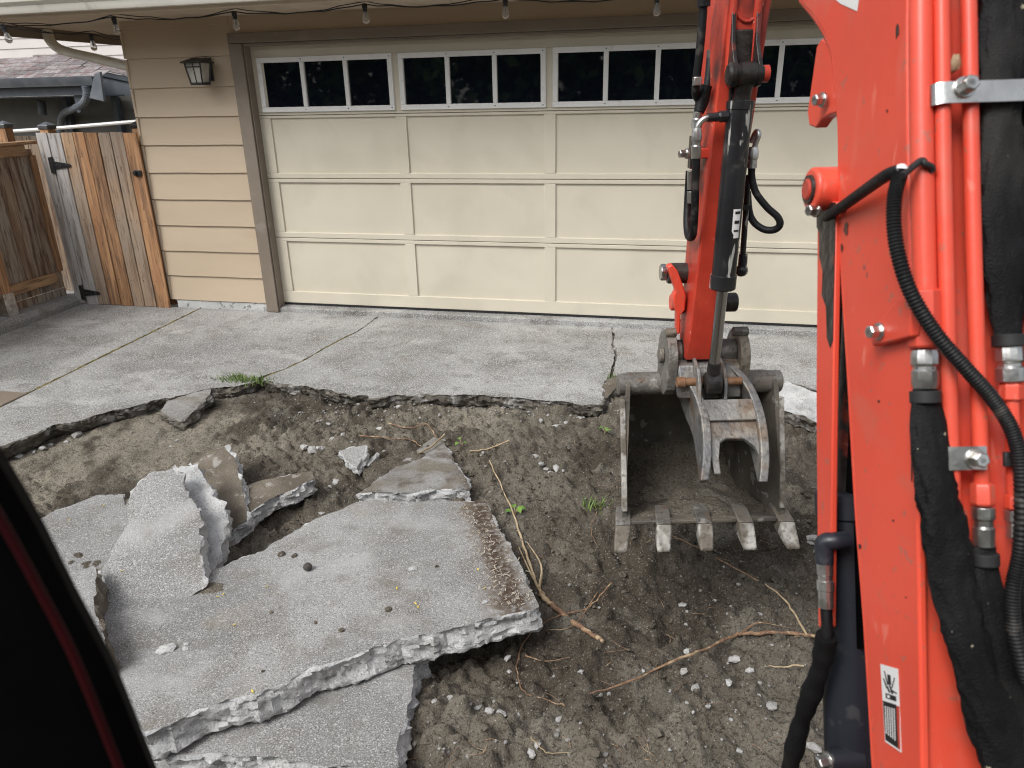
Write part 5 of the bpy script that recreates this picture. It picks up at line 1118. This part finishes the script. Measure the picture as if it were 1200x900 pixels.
# port on the left of the barrel: bent tube to a hose
FA = 2.36
pp = [exF(u, v, FA) for u, v in ((852, 136), (838, 137), (826, 139), (819, 146), (817, 156))]
part(MB().tube(bez(pp, 6), 0.009, 12), 'port_tube', 'zinc', cylb, angle=80)
coup(exF(853, 136, FA), exF(829, 138, FA), [(0, 0.017), (0.4, 0.017), (0.45, 0.014), (1, 0.013)], cylb, 'cylblack', 8, 'port_elbow')
coup(exF(817, 150, FA), exF(815.5, 186, FA), SEG, cylb)
hq = [exF(u, v, f_) for u, v, f_ in ((816, 184, FA), (815, 215, FA+.01), (814, 250, FA+.02), (812, 275, FA+.05), (807, 277, FA+.1), (805, 262, FA+.14), (806, 235, FA+.17), (808, 200, FA+.18))]
part(MB().tube(bez(hq, 8), 0.0125, 12), 'hose', 'hose', cylb, angle=80)
h2 = [exF(u, v, f_) for u, v, f_ in ((826, -60, 2.40), (824, 10, 2.40), (820, 60, 2.40), (816, 95, 2.41), (816, 112, 2.43), (823, 118, 2.46), (828, 105, 2.49), (831, 85, 2.52), (833, 60, 2.55))]
part(MB().tube(bez(h2, 8), 0.0125, 12), 'hose', 'hose', arm, angle=80)
coup(exF(825, -12, 2.40), exF(824.5, 8, 2.40), [(0, 0.02), (1, 0.019)], arm, 'hose')
part(MB().box(*sorted((exF(813, 95, 2.39).x, exF(822, 95, 2.39).x)), 2.385, 2.41, exF(817, 100, 2.39).z, exF(817, 90, 2.39).z), 'hose_clip', 'zinc', arm, bevel=0.002)
part(MB().tube([exF(828, 100, 2.44), exF(823, 118, 2.44), exF(819, 132, 2.43)], [0.018, 0.022, 0.016], 12), 'hose_boot', 'hose', arm, angle=80)
coup(exF(818, 131, 2.43), exF(816, 150, 2.43), [(0, 0.013), (0.4, 0.013), (0.45, 0.016), (1, 0.016)], arm)
for (u, v0, v1, r_) in ((810, 200, 222, 0.012), (810, 224, 238, 0.014)): coup(exF(u, v0, 2.52), exF(u-0.5, v1, 2.52), [(0, r_), (1, r_)], arm)
part(MB().box(0.60, armc(1.5)-armhw(1.5)+0.005, 2.43, 2.47, 1.535, 1.565), 'hose_bracket', 'red_worn', arm, bevel=0.003); bolt(exF(806, 180, 2.47), (-1, -.2, 0), 0.013, 0.03, arm)
part(MB().box(exF(808, 180, 2.48).x, exF(808, 180, 2.48).x+0.03, 2.46, 2.50, 1.50, 1.60), 'pipe_block', 'grease', arm, bevel=0.003)
# right side: elbow, loop of hose, steel tube with ball end
rp = [exF(u, v, f_) for u, v, f_ in ((880, 168, 2.42), (884, 158, 2.42), (887, 154, 2.41), (889, 158, 2.40), (885, 170, 2.40), (883, 178, 2.40))]
part(MB().tube(bez(rp, 6), 0.0085, 12), 'port_tube', 'zinc', arm, angle=80)
coup(exF(883, 172, 2.40), exF(881, 197, 2.40), [(0, 0.012), (0.2, 0.0175), (0.55, 0.0175), (0.58, 0.0145), (1, 0.0155)], arm)
hr = [exF(u, v, f_) for u, v, f_ in ((881, 194, 2.40), (881, 208, 2.40), (886, 226, 2.39), (899, 243, 2.38), (911, 254, 2.37), (914, 263, 2.37), (908, 269, 2.38), (896, 269, 2.40), (884, 261, 2.43), (878, 248, 2.46), (876, 225, 2.49))]
part(MB().tube(bez(hr, 8), 0.0115, 12), 'hose', 'hose', arm, angle=80)
part(MB().cyl(exF(877, 205, 2.44), exF(870, 305, 2.44), 0.0095, 12), 'steel_tube', 'cylblack', arm)
coup(exF(871, 298, 2.44), exF(869.5, 318, 2.44), [(0, 0.0145), (1, 0.0155)], arm, 'cylblack'); part(MB().rock(exF(869, 317, 2.44), (0.0215, 0.0215, 0.0215), 2, 0.02), 'ball_end', 'cylblack', arm, angle=80)
part(MB().box(exF(868, 243, 2.43).x, exF(880, 243, 2.43).x, 2.42, 2.45, exF(875, 246, 2.43).z, exF(875, 240, 2.43).z), 'tube_clip', 'iron', arm, bevel=0.002)
# bucket link on the left, pivots across the arm
lk = [exF(u, v, 2.50) for u, v in ((781, 312), (787, 309), (793, 316), (799, 332), (803, 345), (802, 362), (797, 368), (796, 390), (792, 391), (792, 365), (789, 360), (788, 346), (791, 340), (786, 326))]
zz_ = [(p.y, p.z) for p in lk]
mbk = MB(); P_ = [(p.x, p.z) for p in lk]; mbk.prism(P_, 2.485, 2.525, 'y'); link = part(mbk, 'bucket_link', 'red', bevel=0.005)
def cross(u, v, f_, r0, r1, R_, mat, par, name='pivot', n=24):
    z = exF(u, v, f_).z; return part(MB().lathe((r0, f_, z), (r1, f_, z), [(0, R_*0.9), (0.004, R_), (r1-r0-0.004, R_), (r1-r0, R_*0.9)], n), name, mat, par, angle=30)
cross(781, 319, 2.56, 0.530, 0.552, 0.029, 'chrome', link, 'pin_head'); cross(800, 320, 2.56, 0.555, 0.64, 0.036, 'grease', link)
cross(792, 354, 2.56, 0.572, 0.592, 0.030, 'red', link, 'pin_head'); cross(804, 354, 2.56, 0.592, 0.635, 0.040, 'grease', link); cross(860, 354, 2.55, 0.71, 0.805, 0.034, 'grease', link)
part(MB().cyl(exF(812, 270, 2.58), exF(809, 318, 2.57), 0.014, 14), 'bucket_rod', 'chrome', link)
# ---- bucket
zb0, zT = 0.845, 0.905
bucket = empty('bucket', (0, 0, 0)); bucket.parent = EX_ROOT
BL, BR = 0.40, 1.005
out = [(2.560, 0.745), (2.65, 0.735), (2.80, 0.66), (2.90, 0.52), (2.925, 0.37), (2.86, 0.235), (2.74, 0.165), (2.60, 0.165), (2.375, 0.235)]
out = [(p.y, p.z) for p in bez([(0, a, b_) for a, b_ in out], 5)]
inn = [(f_, z_) for f_, z_ in inset_prof(out+[(2.45, 0.5)], 0.016)][:-1]; inn[0] = (2.562, 0.728); inn[-1] = (2.378, 0.2525)
tp = lambda f_: 0.085*max(0.0, f_-2.42)/0.5
sh = MB(); n = len(out)
sh.loft([[(BL+0.010+tp(a), a, b_) for a, b_ in out], [(BR-0.010-tp(a), a, b_) for a, b_ in out]], closed=False)
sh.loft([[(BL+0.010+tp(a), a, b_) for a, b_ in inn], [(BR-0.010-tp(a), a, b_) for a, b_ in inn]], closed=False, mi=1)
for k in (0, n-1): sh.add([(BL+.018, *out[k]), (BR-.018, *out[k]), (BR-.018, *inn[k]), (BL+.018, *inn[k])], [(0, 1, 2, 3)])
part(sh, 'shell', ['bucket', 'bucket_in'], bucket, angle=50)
for s_, r0 in ((1, BL), (-1, BR)):
    mbp = MB().prism(out+[(2.395, 0.30), (2.43, 0.42), (2.49, 0.58), (2.535, 0.715)], 0, 0.0178*s_, 'x')
    for v in mbp.v: v.x += r0+s_*tp(v.y)
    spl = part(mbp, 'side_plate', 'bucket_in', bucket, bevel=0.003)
    ed = bez([(r0+s_*0.009, a, b_) for a, b_ in ((2.381, 0.285), (2.395, 0.33), (2.427, 0.42), (2.487, 0.58), (2.520, 0.675))], 5)
    part(MB().loft([[p+Vector((-0.0095, -0.004, 0)), p+Vector((0.0095, -0.004, 0)), p+Vector((0.0095, 0.02, -0.006)), p+Vector((-0.0095, 0.02, -0.006))] for p in ed]), 'wear_strip', 'tooth', spl, bevel=0.003)
part(MB().lathe((BL-0.004, 2.585, 0.712), (BR, 2.585, 0.712), [(0, 0.036), (0.004, 0.041), (BR-BL+0.004, 0.041), (BR-BL+0.008, 0.036)], 28), 'top_tube', 'bucket', bucket, angle=40)
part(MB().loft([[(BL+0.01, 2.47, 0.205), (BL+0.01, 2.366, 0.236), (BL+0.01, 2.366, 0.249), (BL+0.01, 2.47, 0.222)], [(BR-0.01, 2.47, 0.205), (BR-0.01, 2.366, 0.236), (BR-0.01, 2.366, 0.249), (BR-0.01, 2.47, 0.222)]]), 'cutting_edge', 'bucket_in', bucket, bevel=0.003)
for k in range(5):
    x = BL+0.012+(BR-BL-0.024)*k/4; sp_ = (k-2)*0.010; w = 0.028
    A0 = Vector((x, 2.455, 0.262)); D0 = Vector((sp_*0.6, -0.10, -0.035)); D1 = Vector((sp_*.8, -0.060, -0.060))
    a1 = A0+D0; a2 = a1+D1; up = Vector((0, -0.25, 0.95))
    def rg(c, w_, h0, h1): return [c+Vector((-w_, 0, 0))-up*h0, c+Vector((w_, 0, 0))-up*h0, c+Vector((w_, 0, 0))+up*h1, c+Vector((-w_, 0, 0))+up*h1]
    th_ = part(MB().loft([rg(A0, w*0.8, 0.01, 0.004), rg(A0.lerp(a1, .35), w, 0.035, 0.018), rg(a1, w, 0.04, 0.022)]), 'tooth_adapter', 'bucket', bucket, bevel=0.004)
    part(MB().loft([rg(a1+D1*0.02, w*1.04, 0.034, 0.024), rg(a1+D1*0.5, w*0.98, 0.026, 0.012), rg(a2, w*0.84, 0.013, 0.004)]), 'tooth', 'tooth', th_, bevel=0.007, seg=3)
# ears, pins and the saddle between them
for s_, r0 in ((-1, 0.552), (1, 0.806)):
    ep = [(2.535+0.105*math.cos(t)*0.95, 0.835+0.10*math.sin(t)) for t in np.linspace(-0.3, math.pi+0.25, 16)]+[(2.452, 0.74), (2.50, 0.70), (2.62, 0.70)]
    part(MB().prism(ep, r0, r0+0.034, 'x'), 'ear', 'bucket', bucket, bevel=0.007)
    part(MB().cyl((r0-0.004+(0.0 if s_ < 0 else -0.016), 2.50, 0.938), (r0+0.034, 2.50, 0.938), 0.0165, 14), 'ear_bolt', 'bucket', bucket, bevel=0.003)
    rr0 = r0-0.018 if s_ < 0 else r0+0.034
    part(MB().cyl((rr0, 2.53, 0.845), (rr0+0.018, 2.53, 0.845), 0.030, 18), 'pin_head', 'bucket', bucket, bevel=0.004)
for (a, b_, m_) in ((0.587, 0.612, 'bucket'), (0.612, 0.622, 'grease'), (0.712, 0.736, 'grease'), (0.736, 0.806, 'bucket')):
    part(MB().cyl((a, 2.525, 0.855), (b_, 2.525, 0.855), 0.052 if m_ == 'grease' else 0.046, 24), 'pivot_boss', m_, bucket, bevel=0.005)
sadd = [(2.60, 0.835), (2.50, 0.845), (2.44, 0.835), (2.405, 0.785), (2.40, 0.725), (2.43, 0.72), (2.47, 0.745), (2.60, 0.75)]
part(MB().prism(sadd, 0.586, 0.806, 'x'), 'saddle', 'thumb', bucket, bevel=0.006)
# ---- thumb
thumb = empty('thumb', (0, 0, 0)); thumb.parent = EX_ROOT
TF = [(803, 436, 2.44), (812, 450, 2.39), (822, 472, 2.33), (828, 500, 2.25), (829, 535, 2.17), (826, 563, 2.115)]
TBK = [(793, 450), (795, 464), (803, 487), (812, 510), (818, 545), (820, 566)]
def tine(fpx, w=0.0145):
    P = [exF(*p) for p in fpx]; L0 = [exF(*p) for p in TF]; Q = []
    for p, q, (u, v) in zip(P, L0, TBK):
        b_ = exR(u+3, v, q.x); Q.append(Vector((p.x, b_.y, b_.z)))
    P = bez(P, 5); Q = bez(Q, 5)
    return part(MB().loft([[p+Vector((-w, 0, 0)), p+Vector((w, 0, 0)), q+Vector((w*.8, 0, 0)), q+Vector((-w*.8, 0, 0))] for p, q in zip(P, Q)]), 'tine', 'thumb', thumb, bevel=0.004)
tine(TF)
tine([(858, 428, 2.44), (873, 444, 2.39), (886, 468, 2.33), (894, 498, 2.25), (897, 535, 2.17), (895, 565, 2.115)])
# web plate between the tines with its arched lower edge
pa, pb = exF(858, 470, 2.335), exF(858, 512, 2.235); tdir = (pb-pa); tdir.x = 0; Lw = tdir.length; tdir.normalize(); wn_ = Vector((0, -tdir.z, tdir.y)); wn_ = wn_ if wn_.z > 0 else -wn_
xl0, xr0 = exF(823, 475, 2.32).x, exF(888, 475, 2.32).x
wp = [(xl0, 0.0), (xr0, 0.0), (xr0+0.006, Lw*1.8), (xr0-0.012, Lw*1.8), (xr0-0.03, Lw*1.25), (xr0-0.06, Lw*1.02), (xl0+0.07, Lw*1.0), (xl0+0.045, Lw*1.12), (xl0+0.034, Lw*1.5), (xl0+0.032, Lw*1.95), (xl0+0.01, Lw*1.95)]
def wplate(poly, o0, t0, name, mat):
    n_ = len(poly); tri = tessellate_polygon([[Vector((a, b_, 0)) for a, b_ in poly]])
    f3 = lambda a, b_, h: Vector((a, pa.y, pa.z))+tdir*b_+wn_*(o0+h)
    vs = [f3(a, b_, 0) for a, b_ in poly]+[f3(a, b_, t0) for a, b_ in poly]
    return part(MB().add(vs, [tuple(t) for t in tri]+[tuple(i+n_ for i in reversed(t)) for t in tri]+[(i, (i+1) % n_, (i+1) % n_+n_, i+n_) for i in range(n_)]), name, mat, thumb, bevel=0.004)
wplate(wp, -0.032, 0.022, 'web_plate', 'thumb')
wplate([(xl0, -0.006), (xr0, -0.006), (xr0, Lw*0.55), (xl0, Lw*0.55)], -0.009, 0.014, 'cross_bar', 'thumb')
for (a, b_) in ((exF(793, 450, 2.39).x, exF(803, 450, 2.39).x), (0.60, 0.80)):
    part(MB().cyl((a, 2.395, 0.79), (b_, 2.395, 0.79), 0.019 if a < 0.59 else 0.015, 18), 'thumb_pin', 'rust', thumb, bevel=0.003)
for xx in (0.643, 0.732):
    part(MB().prism([(2.45, 0.86), (2.38, 0.845), (2.345, 0.80), (2.335, 0.75), (2.31, 0.70), (2.34, 0.69), (2.40, 0.74), (2.45, 0.77)], xx-0.006, xx+0.006, 'x'), 'rod_lug', 'thumb', thumb, bevel=0.003)
# soil left in the bucket
vs = []; fs = []; n = 30
for j in range(n+1):
    for i in range(n+1):
        f_ = 2.41+0.47*j/n; t = j/n; x = BL+0.02+tp(f_)+(BR-BL-0.04-2*tp(f_))*i/n
        floor = np.interp(f_, [2.38, 2.60, 2.74, 2.84, 2.88], [0.252, 0.185, 0.185, 0.25, 0.32])
        vs.append((x, f_, floor+0.004+0.05*math.sin(math.pi*min(1, t*1.15))*(0.5+1.3*float(fbm(x*7, f_*7, 4, .6)))-0.012*(1-t)))
for j in range(n):
    for i in range(n): o = j*(n+1)+i; fs.append((o, o+1, o+n+2, o+n+1))
hp_ = MB().add(vs, fs).build('soil_heap', 'soil', angle=180); hp_.location = (CAM[0], CAM[1], 0); hp_.rotation_euler.z = YAW; tag(hp_, 'dusty soil left inside the excavator bucket', 'soil', kind='stuff')
# ---- cab pillar by the camera
ep = [exF(u, v, 0.45) for u, v in ((-150, 330), (-60, 455), (0, 545), (44, 620), (89, 709), (133, 793), (173, 891), (215, 1000), (255, 1120))]
rings = []
for i, p in enumerate(bez(ep, 4)):
    rings.append([p+Vector((0.0, 0.0, 0)), p+Vector((-0.006, -0.012, -0.004)), p+Vector((-0.022, -0.022, -0.01)), p+Vector((-0.20, -0.03, -0.06)), p+Vector((-0.20, 0.03, -0.06)), p+Vector((-0.01, 0.02, 0))])
pil = part(MB().loft(rings), 'cab_pillar', 'cab', angle=50)
rp_ = [exF(u, v, 0.415) for u, v in ((-100, 430), (0, 607), (44, 687), (89, 775), (138, 896), (185, 1010))]
part(MB().tube(bez(rp_, 6), 0.003, 8), 'pillar_strip', 'cabred', pil, angle=80)  # thin dark red line along the pillar

# ================================================================== TREES behind the machine (mirrored in the door panes)
def tree(x, y, h, cr, label, seed):
    rs = np.random.default_rng(seed); t = empty('broadleaf_tree', (x, y, -0.6)); tag(t, label, 'tree', 'trees behind the excavator')
    MB().tube(bez([(0, 0, 0), (0.1, 0.05, h*0.3), (-0.1, 0.1, h*0.6), (0.05, 0, h*0.9)], 5), list(np.linspace(0.26, 0.05, 16)), 10).build('trunk', 'bark', t, angle=80)
    mb = MB()
    for k in range(7):
        a = k*0.9; z = h*(0.35+0.07*k); mb.tube([(0, 0, z), (math.cos(a)*cr*.4, math.sin(a)*cr*.4, z+h*.1), (math.cos(a)*cr*.8, math.sin(a)*cr*.8, z+h*.16)], [0.09, 0.06, 0.02], 6)
    mb.build('limbs', 'bark', t, angle=80)
    cl = rs.normal(0, 1, (120, 3)); cl /= np.linalg.norm(cl, axis=1)[:, None]; cl *= rs.uniform(0.3, 1, (120, 1)); cl = cl*np.array([cr, cr, h*0.46])+np.array([0, 0, h*0.52])
    vs = []; fs = []
    for c in cl:
        for _ in range(55):
            p = c+rs.normal(0, 0.36, 3); d = rs.normal(0, 1, 3); d /= np.linalg.norm(d); e = np.cross(d, rs.normal(0, 1, 3)); e /= np.linalg.norm(e); s = rs.uniform(0.13, 0.26); o = len(vs)
            vs += [p-d*s, p+e*s*.5, p+d*s, p-e*s*.5]; fs.append((o, o+1, o+2, o+3))
    MB().add(vs, fs).build('crown', 'treeleaf', t, smooth=False)
for k, (tx, ty, th, tc, w) in enumerate(((-13, -15.5, 7, 2.9, 'far left'), (-9, -14.5, 7.5, 2.8, 'left'), (-5, -15.5, 8, 3.0, 'left of middle'), (-1, -14.5, 7.5, 2.9, 'middle'), (3, -15.5, 8, 3.0, 'right of middle'), (7, -14.5, 7, 2.8, 'right'))):
    tree(tx, ty, th, tc, 'leafy tree mirrored in the %s garage door panes' % w, k+1)
